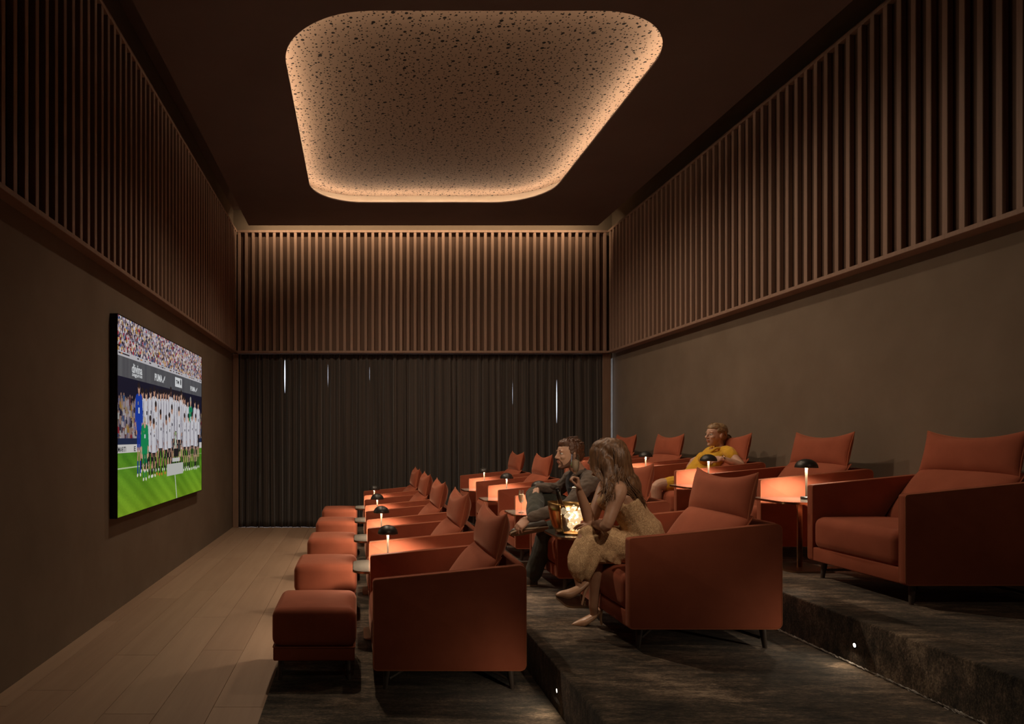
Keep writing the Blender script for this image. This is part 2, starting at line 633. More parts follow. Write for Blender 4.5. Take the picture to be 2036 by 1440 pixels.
# body of the dropped ceiling above the plate
up = MB()
up.box(CX0, CX1, YF + .3, OY0 - .23, 4.8420, 4.8970).box(CX0, CX1, OY1 + .23, CY1, 4.8420, 4.8970)
up.box(CX0, OX0 - .23, OY0 - .23, OY1 + .23, 4.8420, 4.8970).box(OX1 + .23, CX1, OY0 - .23, OY1 + .23, 4.8420, 4.8970)
up.build('ceiling_edge', M['ceiling'], dc, smooth=False)
led = rrect(OX0 - .06, OX1 + .06, OY0 - .06, OY1 + .06, OR + .06, 10)
MB().tube([(x, y, 4.8475) for x, y in led], 0.005, 5, closed=True).build('light_strip', M['led'], dc)

# downlights sunk into holes of the perforated panel
for i, (x, y) in enumerate(((2.05, 5.95), (-0.35, 6.3), (2.15, 7.6), (-0.35, 8.6), (2.05, 9.2))):
    e = empty('ceiling_spot', (x, y, 4.9990), 'small dark downlight sunk in the lit ceiling panel, ' + ('over the first armchairs, wall side', 'over the first armchairs, screen side', 'over the middle, wall side', 'towards the curtains, screen side', 'towards the curtains, wall side')[i], 'downlight', 'recessed downlights in the ceiling panel')
    MB().lathe([(.013, .0), (.013, -.003), (.018, -.003), (.018, .0)], seg=20, cap=False).build('rim', M['black'], e)
    MB().lathe([(.0, -.001), (.013, -.001)], seg=20, cap=False).build('lens', M['under'], e)
    l = bpy.data.lights.new('downlight', 'SPOT')
    l.energy = SPOT_POWER * (0.75 if x > 1.5 else 2.5)
    l.spot_size = math.radians(146)
    l.spot_blend = 1.0
    l.shadow_soft_size = 0.05
    l.color = (1.0, 0.80, 0.60)
    o = bpy.data.objects.new('downlight', l)
    COL.objects.link(o)
    o.parent = e
    o.location = (0, 0, -0.06)
    o.rotation_euler = Vector((.10 if x > 1.5 else .32, 0, -1)).to_track_quat('-Z', 'Y').to_euler()

# unseen spotlights added behind the camera as fill for seats and couple
for i, (x, tx) in enumerate(((0.2, 0.75), (1.5, 1.5), (3.1, 3.2))):
    p = Vector((x, 0.15, 4.70)); d = (Vector((tx, 5.2, 0.6) if i != 1 else (tx, 4.95, 1.40)) - p).normalized()
    e = empty('fill_spotlight', p, 'unseen fill spotlight added behind the camera, aimed at the ' + ('front row and footstools', 'couple in the middle row', 'back row')[i], 'spotlight', 'added fill spotlights behind the camera')
    MB().tube([(0, 0, .09), (0, 0, .0)], .009, 10).build('stem', M['black'], e)
    hd = MB().tube([d * -.05, d * .05], .034, 20, cap=False).build('head', M['black'], e)
    MB().tube([d * -.05, d * -.049], .034, 20).build('rear_cap', M['black'], hd)
    l = bpy.data.lights.new('fill_bulb', 'SPOT')
    l.energy = PEOPLE_FILL if i == 1 else REAR_FILL
    l.spot_size = math.radians(30 if i == 1 else 52)
    l.spot_blend = 1.0
    l.shadow_soft_size = 0.03
    l.color = (1.0, 0.76, 0.56)
    o = bpy.data.objects.new('fill_bulb', l)
    COL.objects.link(o)
    o.parent = e
    o.location = d * .055
    o.rotation_euler = d.to_track_quat('-Z', 'Y').to_euler()

# light strip behind the back edge of the dropped ceiling, washing the back slats
area('back_cove_light', (1.03, 10.785, 5.03), (0, 0.60, -0.80), 5.4, 0.03, BACK_COVE, (1.0, 0.74, 0.48))

# slat screens
def slat_screen(label, along, n, p0, step, face, span):
    e = empty('slat_screen', (0, 0, 0), label, 'wall screen', 'slatted timber screens round the room')
    sw, sd = 0.045, 0.042
    base = None
    za, zb = ZS0 + 0.03, ZS1 - 0.035
    for i in range(n):
        if base is None:
            mb = MB()
            if along == 'x':
                mb.rbox(-sw / 2, sw / 2, 0.0, sd, za, zb, 0.003, 1)
            else:
                s = 1 if face > 0 else -1
                mb.rbox(min(0, s * sd), max(0, s * sd), -sw / 2, sw / 2, za, zb, 0.003, 1)
            base = mb.build('slat', M['slat'], e, smooth=False)
            o = base
        else:
            o = base.copy()
            COL.objects.link(o)
        o.location = (p0 + step * i, face, 0) if along == 'x' else (face, p0 + step * i, 0)
    a, b = span
    if along == 'x':
        MB().rbox(a, b, face - .004, YB, ZS1 - .038, ZS1, .003, 1).build('top_rail', M['slat'], e, smooth=False)
        MB().rbox(a, b, face - .004, YB, ZS0, ZS0 + .035, .003, 1).build('bottom_rail', M['slat'], e, smooth=False)
        MB().box(a, b, face + .060, face + .080, ZS0 + .03, ZS1 - .03).build('backing_panel', M['backing'], e, smooth=False)
    else:
        s = 1 if face > 0 else -1
        w = XR if face > 0 else XL
        lo, hi = sorted((face - s * .004, w))
        MB().rbox(lo, hi, a, b, ZS1 - .038, ZS1, .003, 1).build('top_rail', M['slat'], e, smooth=False)
        MB().rbox(lo, hi, a, b, ZS0, ZS0 + .035, .003, 1).build('bottom_rail', M['slat'], e, smooth=False)
        lo, hi = sorted((face + s * .046, face + s * .060))
        MB().box(lo, hi, a, b, ZS0 + .03, ZS1 - .03).build('backing_panel', M['backing'], e, smooth=False)
    return e
slat_screen('timber slat screen on the back wall above the long dark curtains', 'x', 53, FXL + 0.035, 0.1141, FY, (FXL, FXR))
slat_screen('timber slat screen on the wall above the big television', 'y', 70, 10.990 - 69 * 0.1335, 0.1335, FXL, (1.6, FY - .006))
slat_screen('timber slat screen on the plain wall behind the raised back row', 'y', 70, 10.990 - 69 * 0.1335, 0.1335, FXR, (1.6, FY - .006))

# tiers
def tier(name, x0, x1, z0, z1):
    return struct(name, MB().rbox(x0, x1, YF, 11.30, z0, z1, 0.012, 3), M['carpet'])
cp = MB().rbox(-0.512, STEP1 + .02, YF, 11.15, -0.0185, 0.012, 0.005, 2).build('floor_carpet', M['carpet'])
tag(cp, kind='structure')
tier('step_platform', STEP1, STEP2 + .02, -0.018, RISE)
tier('upper_platform', STEP2, XR, -0.018, 2 * RISE)
# frayed pale edge of the carpet where it meets the second riser
mb = MB()
for i in range(2600):
    y = random.uniform(0.5, 8.0) if i > 1900 else random.uniform(2.2, 4.6)
    x = STEP2 - abs(random.gauss(0, 0.006)) - .001
    a = random.uniform(0, 6.28)
    l = random.uniform(0.008, 0.020)
    z = RISE + random.uniform(0.001, 0.008)
    p = Vector((x, y, z)); d = Vector((-abs(math.cos(a)) * .6, math.sin(a), .3)) * l; s = Vector((math.sin(a), math.cos(a), 0.4)) * .0018
    mb.add([p - s, p + s, p + d + s, p + d - s], [(0, 1, 2, 3)])
tag(mb.build('carpet_fringe', simple('fringe', (0.62, 0.58, 0.52, 1), .9), smooth=False), 'pale frayed carpet edge along the foot of the second step', 'carpet edge', kind='stuff')

# step lights
def step_light(x, z, y, label):
    e = empty('step_light', (x, y, z), label, 'step light', 'small round lights in the step risers')
    mb = MB()
    def disc(r0, r1, x0, x1):
        b = MB().lathe([(r0, 0.0), (r1, 0.0), (r1, x1 - x0), (r0, x1 - x0)], seg=20, cap=False)
        return [(-(p[2]) - x0, p[0], p[1]) for p in b.v], [q[::-1] for q in b.f]
    v, f = disc(.011, .018, 0.0, 0.003)
    MB().add(v, f).build('bezel', M['black'], e)
    v, f = disc(.0001, .0115, 0.0, 0.002)
    MB().add(v, f).build('lens', M['steplens'], e)
    area('step_glow', (-0.006, 0, 0), (-1, 0, -0.15), .022, .022, STEP_POWER, (1.0, .80, .58), e, 'DISK')
    return e
step_light(STEP1, .121, 3.635, 'small round light glowing in the riser of the first step')
step_light(STEP2, .357, 3.655, 'small round light glowing in the riser of the second step')

# window wall behind the curtains
wn = empty('window_1', (0, 0, 0), None, None)
wn['kind'] = 'structure'
fr = MB()
WY = 11.62
for k in range(6):
    x = XL + (XR - XL) * k / 5
    fr.box(x - .03, x + .03, WY - .03, WY + .05, 0, 2.9)
fr.box(XL, XR, WY - .03, WY + .05, 0.0, 0.06).box(XL, XR, WY - .03, WY + .05, 2.80, 2.92)
fr.build('window_frame', M['frame'], wn, smooth=False)
for k in range(5):
    a = XL + (XR - XL) * k / 5 + .03
    b = XL + (XR - XL) * (k + 1) / 5 - .03
    MB().box(a, b, WY, WY + .01, .06, 2.80).build('pane', M['pane'], wn, smooth=False)
rv = MB().box(XL, XR, 11.50, 12.2, 2.86, ZT)
struct('trim_1', rv, M['pale'], smooth=False)
struct('trim_2', MB().box(XR - .006, XR + .001, 11.20, WY - .03, 0.0, 2.86), M['pale'], smooth=False)
struct('trim_3', MB().box(XL - .001, XL + .006, 11.20, WY - .03, 0.0, 2.86), M['pale'], smooth=False)
p1 = struct('trim_4', MB().rbox(XL + .006, -1.955, 11.14, 11.24, 0.0, 2.84, .004, 1), M['post'], smooth=False)
p2 = struct('trim_5', MB().rbox(3.995, 4.127, 11.14, 11.24, 0.0, 2.84, .004, 1), M['post'], smooth=False)

# curtains: eight pleated drops
edges_px = [473, 566, 652, 735, 824, 925, 1020, 1108, 1199]
CXs = [(x - 712) / 121.9 for x in edges_px]
def slit(zf, z0, z1, w):
    """how far one curtain edge pulls back at height zf"""
    if not z0 < zf < z1: return 0.0
    return w * math.sin(math.pi * (zf - z0) / (z1 - z0)) ** 0.7
# (boundary index): list of (z0, z1, width)
SLITS = {1: [(2.22, 2.76, .018)], 2: [(2.30, 2.66, .004)], 3: [(2.35, 2.66, .0035)], 4: [], 5: [], 6: [(2.0, 2.36, .003)], 7: [(1.70, 2.40, .014)]}
NAMES = ['beside the television wall post', 'second from the television wall', 'third from the television wall', 'fourth from the television wall',
         'fifth from the television wall', 'sixth from the television wall', 'behind the couple, seventh from the television wall', 'against the post by the raised back row']
for k in range(8):
    xa, xb = CXs[k] + .0009, CXs[k + 1] - .0009
    wdt = xb - xa
    nx, nz = 200, 22
    vs, fs = [], []
    # irregular pleats
    ph = np.cumsum(rng.uniform(0.35, 1.9, 40)); ph = (ph - ph[0]) / (ph[-1] - ph[0])
    amp = rng.uniform(0.25, 1.0, 41)
    npl = rng.integers(5, 8)
    t = np.linspace(0, 1, nx)
    drift = rng.uniform(-.02, .02, 6)
    warp = np.interp(t, np.linspace(0, 1, 9), np.concatenate([[0], rng.uniform(-.045, .045, 7), [0]])) + t
    for j in range(nz + 1):
        zf = 2.825 * j / nz + 0.004
        hgt = zf / 2.82
        tight = 0.6 + 0.4 * (1 - hgt) + 0.15 * math.sin(3 * hgt)
        for i in range(nx):
            w = warp[i] + 0.012 * math.sin(7 * t[i] + 3 * hgt + k) * (1 - hgt)
            p = 2 * math.pi * npl * np.interp(w, np.linspace(0, 1, 40), ph)
            a = np.interp(t[i], np.linspace(0, 1, 41), amp)
            yo = 0.036 * a * tight * (math.cos(p) + 0.38 * math.cos(2.3 * p + 1.3 + 2 * hgt + k) + 0.13 * math.cos(5.1 * p + 2 * k)) * min(1.0, 26 * t[i] * (1 - t[i]))
            x = xa + wdt * t[i] + 0.010 * math.sin(p * 2) * tight * min(1, 8 * t[i] * (1 - t[i]))
            lo = sum(slit(zf, *s) for s in SLITS.get(k, []))
            hi = sum(slit(zf, *s) for s in SLITS.get(k + 1, []))
            x += lo * 0.5 * (1 - t[i]) - hi * 0.5 * t[i]
            if k == 7:
                x += -0.10 * t[i] ** 3 * (0.0 + 0.0) + 0.02 * t[i] * (1 - hgt)
            vs.append((x, 11.165 + yo, zf))
    for j in range(nz):
        for i in range(nx - 1):
            fs.append((j * nx + i, j * nx + i + 1, (j + 1) * nx + i + 1, (j + 1) * nx + i))
    o = MB().add(vs, fs).build('curtain', M['curtain'], None, angle=80)
    sm = o.modifiers.new('thickness', 'SOLIDIFY')
    sm.thickness = 0.003
    tag(o, 'dark pleated curtain drop ' + NAMES[k], 'curtain', 'dark curtains along the back wall')

# ------------------------------------------------------------------ television
TX, TY0, TY1, TZ0, TZ1 = -1.9926, 5.645, 8.694, .795, 2.498
tv = empty('television', (XL, (TY0 + TY1) / 2, TZ0), 'large wall television showing a football team line-up', 'television')
off = Vector(tv.location)
def tvb(mb, name, m, parent=tv, **kw):
    mb.v = [tuple(Vector(p) - off) for p in mb.v]
    return mb.build(name, m, parent, **kw)
tvb(MB().rbox(XL, TX - .002, TY0, TY1, TZ0, TZ1, .004, 2), 'casing', M['black'])
bz = MB()
for (y0, y1, z0, z1) in ((TY0, TY1, TZ0, TZ0 + .008), (TY0, TY1, TZ1 - .008, TZ1), (TY0, TY0 + .008, TZ0, TZ1), (TY1 - .008, TY1, TZ0, TZ1)):
    bz.box(TX - .002, TX + .002, y0, y1, z0, z1)
tvb(bz, 'bezel', M['black'], smooth=False)

# the picture, drawn into a grid of coloured cells (metres on the screen)
NU, NV = 508, 284
SW, SH = TY1 - TY0 - .016, TZ1 - TZ0 - .016
img = np.zeros((NV, NU, 3))
uu = (np.arange(NU) + .5) / NU * SW + .008
vv = (np.arange(NV) + .5) / NV * SH + .008
UU, VV = np.meshgrid(uu, vv)
def pxw(x, y):
    Y = 1357.3 * 1.9926 / (712 - x)
    return Y - TY0, H + (870 - y) * Y / 1357.3 - TZ0
def put(mask, c, k=1.0):
    img[mask] = img[mask] * (1 - k) + np.array(c) / 255.0 * k
def rect(u0, u1, v0, v1, c, k=1.0):
    put((UU >= u0) & (UU < u1) & (VV >= v0) & (VV < v1), c, k)
def ellp(u, v, a, b, c, k=1.0):
    put(((UU - u) / a) ** 2 + ((VV - v) / b) ** 2 < 1, c, k)
def limb(u0, v0, u1, v1, w, c):
    d = np.array([u1 - u0, v1 - v0]); L = max(1e-6, np.hypot(*d))
    t = np.clip(((UU - u0) * d[0] + (VV - v0) * d[1]) / L ** 2, 0, 1)
    put(np.hypot(UU - u0 - t * d[0], VV - v0 - t * d[1]) < w, c)
ppl = np.array([(236, 226, 230), (222, 204, 212), (214, 190, 196), (232, 226, 232), (205, 190, 205), (150, 140, 165), (70, 66, 92), (40, 40, 62), (28, 28, 44), (210, 170, 150), (196, 60, 76), (226, 196, 150), (90, 120, 170), (236, 232, 226), (120, 70, 80), (214, 160, 70), (120, 108, 120)])
def crowd(u0, u1, v0, v1, cu, cv, dark=1.0):
    nu, nv = int((u1 - u0) / cu), int((v1 - v0) / cv)
    for i in range(nu + 1):
        for j in range(nv + 1):
            c = ppl[rng.integers(0, len(ppl))] * dark
            u = u0 + (i + rng.uniform(-.4, .4)) * cu; v = v0 + (j + .5 * (i % 2) + rng.uniform(-.25, .25)) * cv
            if u0 <= u <= u1 and v0 <= v <= v1:
                rect(u - cu * .55, u + cu * .55, v - cv * .6, v + cv * .35, c)
                ellp(u, v + cv * .45, cu * .33, cv * .22, np.array((205, 160, 140)) * dark)
rect(0, 4, 0, 2, (30, 30, 40))
crowd(0, SW + .02, 1.40, 1.73, .023, .027)
for v in (1.455, 1.53, 1.60, 1.67):                                   # barriers of the stand
    rect(0.3, 4, v, v + .006, (170, 165, 175), .6)
rect(0, 4, 1.355, 1.405, (206, 202, 206))
for i in range(46):
    u = rng.uniform(0, 3.05)
    rect(u, u + rng.uniform(.02, .06), 1.378, 1.392, (60, 50, 60) if i % 5 else (220, 150, 90))
rect(0, 4, 1.19, 1.36, (92, 92, 96))
for i in range(60):
    u = rng.uniform(0, 3.05)
    rect(u, u + .05, 1.19, 1.36, (110, 110, 112) if i % 2 else (82, 80, 86), .25)
rect(0, 4, 0.93, 1.19, (26, 26, 46))
crowd(0, SW, .60, .98, .034, .048, .62)
crowd(0, .55, .60, 1.02, .04, .06, .75)
rect(0, 4, .605, .665, (34, 46, 76))
rect(0, 4, .52, .612, (222, 218, 214))
g = (rng.random((NV, NU)) - .5)
gm = VV < .542
base_g = np.stack([88 + 34 * (1 - VV / .53), 150 + 14 * (1 - VV / .53), 34 + 10 * VV], -1)
wav = 10 * np.sin(UU * 5 + 6 * VV) + 26 * g + 8 * np.sin(UU * 19 + VV * 40)
img[gm] = np.clip((base_g + wav[..., None] * np.array([.9, 1, .4]))[gm], 0, 255) / 255
rect(0, .9, .408, .415, (220, 228, 200), .8)
rect(2.4, 3.05, .47, .477, (220, 228, 200), .6)
limb(*pxw(348, 946), *pxw(352, 996), .012, (214, 222, 205))
skin = [(222, 176, 150), (200, 150, 124), (176, 124, 98), (96, 66, 54)]
def player(x, yh, yf, shirt=(226, 224, 230), shorts=(34, 32, 38), tone=0, crouch=False, hair=(44, 34, 32), socks=(30, 30, 34), wide=1.0):
    u, vh = pxw(x, yh)
    _, vf = pxw(x, yf)
    h = vh - vf
    s = h / .80
    sk = skin[tone]
    if crouch:
        ch, hip, kn = vh - .10 * s, vh - .46 * s, vf + .20 * s
    else:
        ch, hip, kn = vh - .10 * s, vh - .40 * s, vh - .56 * s
    w = .074 * wide
    for sg in (-1, 1):
        limb(u + sg * .026, hip, u + sg * (.05 if crouch else .03), kn, .026, shorts)
        limb(u + sg * (.05 if crouch else .03), kn, u + sg * .034, vf + .12 * h, .015, sk)
        limb(u + sg * .036, (kn + vf) / 2, u + sg * .034, vf + .03, .016, socks)
        limb(u + sg * .034, vf + .012, u + sg * .045, vf + .008, .014, (235, 232, 220) if tone != 2 else (230, 120, 60))
        if shirt[0] > 200:
            limb(u + sg * (w * .9 + .007), ch - .03, u + sg * (w + .023), hip + .02, .018, (140, 134, 148))
        limb(u + sg * w * .9, ch - .02, u + sg * (w + .016), hip + .02, .018, shirt)
        limb(u + sg * (w + .014), hip + .06, u + sg * (w * .8), hip - .03, .014, sk)
    if shirt[0] > 200:
        put((abs(UU - u) < (w + .011)) & (VV < ch) & (VV > hip), (128, 122, 138))
    put((abs(UU - u) < w * (1 - .15 * (ch - VV) / max(.05, ch - hip))) & (VV < ch) & (VV > hip), shirt)
    ellp(u, ch - .005, w, .028, shirt)
    if shirt[0] > 200:
        rect(u - .001, u + .026, ch - .14 * s, ch - .105 * s, (48, 46, 54))
        rect(u + .02, u + .03, ch - .075 * s, ch - .055 * s, (200, 150, 60))
        limb(u + .035, ch - .05, u + .03, hip + .02, .006, (204, 202, 212))
    else:
        rect(u - .018, u + .018, ch - .15 * s, ch - .10 * s, (220, 226, 232))
        rect(u - .03, u - .02, ch - .075 * s, ch - .05 * s, (226, 200, 90))
    rect(u - .014, u + .014, ch, ch + .03, sk)
    ellp(u, vh - .037, .031, .052, sk)
    ellp(u - .004, vh - .008, .032, .030, hair)
    rect(u - .014, u - .006, vh - .035, vh - .029, (60, 40, 36)); rect(u + .006, u + .014, vh - .035, vh - .029, (60, 40, 36))
for x, y, t in ((283.5, 775, 1), (291, 777, 0), (299.5, 775, 0), (307, 772, 1), (313.5, 777, 0), (319.6, 778, 0), (325, 777, 1), (330, 778, 1), (335.3, 779, 0), (340, 773, 3), (346, 780, 0), (351, 781, 1), (356, 783, 0),
                (360.5, 780, 0), (364, 788, 1), (367.5, 790, 1), (373.5, 795, 0), (387.5, 797, 0), (394, 800, 1)):
    player(x, y, 938 + (291 - x) * .08, tone=t)
player(276.5, 765, 947, (26, 66, 176), (24, 58, 160), 1, socks=(24, 58, 160), wide=1.15)
player(379, 793, 934, (24, 140, 96), (30, 30, 34), 0, hair=(180, 172, 160))
player(310, 802, 945, tone=2)
player(342, 808, 938, tone=1)
player(356, 812, 938, tone=0)
for x, y, yf, t in ((299, 830, 950, 1), (306, 836, 948, 1), (319.5, 818, 945, 2), (330.6, 829, 942, 2), (337, 824, 941, 0), (367, 825, 936, 1), (374.5, 826, 935, 0), (382, 823, 933, 1), (389, 826, 933, 0)):
    player(x, y, yf, tone=t, crouch=True)
player(288, 833, 955, (20, 146, 88), (18, 124, 76), 0, True, (200, 184, 160), (22, 130, 80), 1.25)
# podium and cup
def rpx(x0, y0, x1, y1, c):
    a, b = pxw(x0, y1), pxw(x1, y0)
    rect(a[0], b[0], min(a[1], b[1]), max(a[1], b[1]), c)
rpx(332, 919, 364, 947, (206, 206, 200))
rpx(342.5, 909, 357, 919, (214, 214, 208))
rpx(345.5, 892, 355, 909, (34, 32, 36))
u, v = pxw(349, 878); ellp(u, v, .030, .075, (186, 200, 176)); ellp(u - .006, v + .02, .008, .05, (240, 244, 232))
u, v = pxw(349, 862); ellp(u, v, .045, .018, (150, 170, 130))
lin_img = np.where(img <= .04045, img / 12.92, ((img + .055) / 1.055) ** 2.4)
me = bpy.data.meshes.new('picture')
gy = np.linspace(TY0 + .008, TY1 - .008, NU + 1) - off.y
gz = np.linspace(TZ0 + .008, TZ1 - .008, NV + 1) - off.z
GY, GZ = np.meshgrid(gy, gz)
vco = np.stack([np.full(GY.size, TX - off.x), GY.ravel(), GZ.ravel()], -1)
ii, jj = np.meshgrid(np.arange(NU), np.arange(NV))
a = (jj * (NU + 1) + ii).ravel()
quads = np.stack([a, a + 1, a + NU + 2, a + NU + 1], -1)
me.vertices.add(len(vco)); me.vertices.foreach_set('co', vco.ravel())
me.loops.add(quads.size); me.loops.foreach_set('vertex_index', quads.ravel())
me.polygons.add(len(quads)); me.polygons.foreach_set('loop_start', np.arange(0, quads.size, 4))
me.update()
ca = me.color_attributes.new('picture', 'FLOAT_COLOR', 'CORNER')
cc = np.ones((quads.size, 4), dtype=np.float32)
cc[:, :3] = np.repeat(lin_img.reshape(-1, 3), 4, axis=0)
ca.data.foreach_set('color', cc.ravel())
pm = Mat('screen_picture', (0, 0, 0, 1), 0.35)
at_ = pm.n('ShaderNodeAttribute'); at_.attribute_name = 'picture'
pm.l(at_.outputs['Color'], pm.b.inputs['Emission Color'])
pm.b.inputs['Emission Strength'].default_value = SCREEN_STRENGTH
me.materials.append(pm.m)
po = bpy.data.objects.new('picture', me)
COL.objects.link(po)
po.parent = tv

# lettering on the stand and the boards
def letters(txt, x0, y0, x1, y1, bold=0.0):
    """text whose lower-left is at photo pixel (x0, y0) and upper-right at (x1, y1), as a flat mesh on the screen"""
    cu = bpy.data.curves.new('lettering', 'FONT')
    cu.body = txt
    cu.resolution_u = 2
    cu.offset = bold
    o = bpy.data.objects.new('lettering', cu)
    COL.objects.link(o)
    dg = bpy.context.evaluated_depsgraph_get()
    m = bpy.data.meshes.new_from_object(o.evaluated_get(dg))
    v = np.array([q.co[:] for q in m.vertices])
    f = [tuple(p.vertices) for p in m.polygons]
    bpy.data.objects.remove(o)
    a, b = pxw(x0, y0), pxw(x1, y1)
    lo, hi = v.min(0), v.max(0)
    uu_ = a[0] + (v[:, 0] - lo[0]) / (hi[0] - lo[0]) * (b[0] - a[0])
    vv_ = a[1] + (v[:, 1] - lo[1]) / (hi[1] - lo[1]) * (b[1] - a[1])
    return np.stack([np.full(len(uu_), TX + .002), uu_ + TY0, vv_ + TZ0], -1).tolist(), f
def cat(x0, y0, x1, y1):
    """leaping cat mark"""
    p = [(0, .10), (.16, .30), (.34, .42), (.52, .66), (.70, .82), (.92, 1.0), (1.0, .92), (.90, .84), (.98, .70), (.86, .70), (.78, .62), (.80, .40), (.70, .42), (.62, .46), (.48, .30), (.44, .04), (.36, .06), (.38, .26), (.22, .20), (.10, .0)]
    a, b = pxw(x0, y0), pxw(x1, y1)
    return [(TX + .002, TY0 + a[0] + (b[0] - a[0]) * q[0], TZ0 + a[1] + (b[1] - a[1]) * q[1]) for q in p], [tuple(range(len(p)))]
white = emit('white_letters', (.86, .87, .88), SCREEN_STRENGTH)
dark = emit('dark_letters', (.03, .03, .035), SCREEN_STRENGTH)
for args in (('divina', 262, 741, 282.5, 729, .02), ('seguros', 262.5, 750, 282.5, 748, .02), ('PUMA', 307.5, 757, 322.5, 747, .03), ('PUMA', 378.5, 777, 388, 770.5, .03), ('______', 348, 768.5, 361.5, 767.5, .02)):
    tvb(MB().add(*letters(*args)), 'banner_lettering', white, smooth=False)
for args in ((323, 762, 328, 748), (388.3, 780, 392, 771.5)):
    tvb(MB().add(*cat(*args)), 'banner_emblem', white, smooth=False)
a, b = pxw(348, 766), pxw(361.5, 754)
tvb(MB().add([(TX + .0015, TY0 + u, TZ0 + v) for u, v in ((a[0], a[1] + .01), (b[0], a[1] + .01), (b[0], b[1]), (a[0], b[1]))], [(0, 1, 2, 3)]), 'banner_square', white, smooth=False)
for args in (('TM', 349.5, 763, 355.5, 757.5, .03), ('MARTI', 234, 899.5, 250, 888.5, .02), ('E', 266, 897.5, 269.5, 887.5, .02)):
    tvb(MB().add(*letters(*args)), 'board_lettering', dark, smooth=False)
u, v = pxw(358.8, 760.5)
tvb(MB().add([(TX + .003, TY0 + u + .022 * math.cos(t), TZ0 + v + .036 * math.sin(t)) for t in np.linspace(0, 6.1, 20)], [tuple(range(20))]), 'banner_emblem', dark, smooth=False)
# ------------------------------------------------------------------ armchairs (face the television, -x)
CD, CW = 0.882, 0.854
def shift(mb, d):
    mb.v = [(p[0] - d[0], p[1] - d[1], p[2] - d[2]) for p in mb.v]
    return mb
DO = (CD / 2, CW / 2, 0)
ARM = 0.052
prof = round_poly([(0.0, .118), (CD, .118), (CD, .728), (0.0, .640)], [.022, .035, .035, .016], 4)
def make_chair():
    e = empty('armchair', (0, 0, 0), 'x', 'armchair', 'rust velvet armchairs in three rows')
    for y0, y1 in ((0.0, ARM), (CW - ARM, CW)):
        a = shift(MB().prism(prof, y0, y1, .010, 3), DO).build('arm_panel', M['velvet'], e)
        p = MB()
        inner = round_poly([(0.004, .122), (CD - .004, .122), (CD - .004, .724), (0.004, .637)], [.020, .032, .032, .014], 4)
        for y in (y0 + .003, y1 - .003):
            p.tube([(x, y, z) for x, z in inner], .0042, 6, closed=True)
        shift(p, DO).build('arm_piping', M['piping'], a)
    b = MB().rbox(CD - .050, CD - .002, ARM - .004, CW - ARM + .004, .120, .725, .012, 3)
    shift(b, DO).build('back_panel', M['velvet'], e)
    shift(MB().rbox(.004, .060, ARM - .004, CW - ARM + .004, .120, .214, .010, 3), DO).build('front_rail', M['velvet'], e)
    shift(MB().box(.05, CD - .04, ARM - .004, CW - ARM + .004, .126, .20), DO).build('seat_base', M['under'], e, smooth=False)
    s = MB()
    cushion(s, -.004, .70, ARM + .002, CW - ARM - .002, .206, .425, .055, (.012, .0, .020))
    shift(s, DO).build('seat_cushion', M['velvet'], e, angle=70, weld=1e-5)
    # lower back cushion
    lo = MB()
    l1 = pillow(lo, (.475, CW / 2, .37), (.265, 0, .375), (-.375, 0, .265), .735, .475, .17, 0, .0, .0, 16, 1.0, .7)
    q = shift(lo, DO).build('back_cushion', M['velvet'], e, angle=80, weld=1e-5)
    pp = MB().tube([(v.x - DO[0], v.y - DO[1], v.z) for v in l1], .0040, 6, closed=True)
    pp.build('back_cushion_piping', M['piping'], q)
    hd = MB()
    l2 = pillow(hd, (.722, CW / 2, .735), (.062, 0, .28), (-.28, 0, .062), .715, .285, .165, 0, .052, .035, 18, .75, 1.0)
    q = shift(hd, DO).build('headrest_cushion', M['velvet'], e, angle=80, weld=1e-5)
    pp = MB().tube([(v.x - DO[0], v.y - DO[1], v.z) for v in l2], .0042, 6, closed=True)
    pp.build('headrest_piping', M['piping'], q)
    for x, y in ((.085, .055), (CD - .085, .055), (.085, CW - .055), (CD - .085, CW - .055)):
        sx = -1 if x < .4 else 1
        sy = -1 if y < .4 else 1
        shift(MB().tube([(x, y, .13), (x + sx * .012, y + sy * .006, 0.0)], [.021, .0125], 12), DO).build('leg', M['leg'], e)
    st = MB()
    for s_ in (1, -1):
        a0 = (.095, CW / 2 - s_ * (CW / 2 - .06)); a1 = (CD - .095, CW / 2 + s_ * (CW / 2 - .06))
        st.tube([(a0[0], a0[1], .055), (.30, CW / 2 - s_ * .16, .105), (CD / 2, CW / 2, .118), (CD - .30, CW / 2 + s_ * .16, .105), (a1[0], a1[1], .055)], .009, 8)
    shift(st, DO).build('stretcher', M['leg'], e)
    return e

SP, Y1 = 1.408, 3.91
ROWX = (0.084, 1.55, 3.135)
ROWZ = (0.012, RISE, 2 * RISE)
ROWN = ('front row on the floor carpet', 'middle row on the first step', 'back row on the upper step by the plain wall')
SEAT = [['beside the first footstool, arm panel fully in view', 'beside the second footstool', 'beside the third footstool', 'beside the fourth footstool', 'beside the fifth footstool, next to the curtains'],
        ['under the seated woman in the lace dress', 'under the man in the grey jacket', 'beside the champagne glass standing on its table', 'second from the curtains', 'next to the curtains'],
        ['cut by the photo edge, seat cushion in view', 'empty, just behind the lace-dress woman', 'under the woman in yellow', 'empty, beyond the woman in yellow', 'next to the curtains']]
chair0 = make_chair()
first = True
for r in range(3):
    for k in range(5):
        loc = (ROWX[r] + CD / 2, Y1 + SP * k + CW / 2, ROWZ[r])
        lab = 'rust velvet armchair in the %s, %s' % (('front row', 'middle row', 'back row')[r], SEAT[r][k])
        if first:
            chair0.location = loc
            chair0['label'] = lab
            first = False
        else:
            dup(chair0, loc, lab)

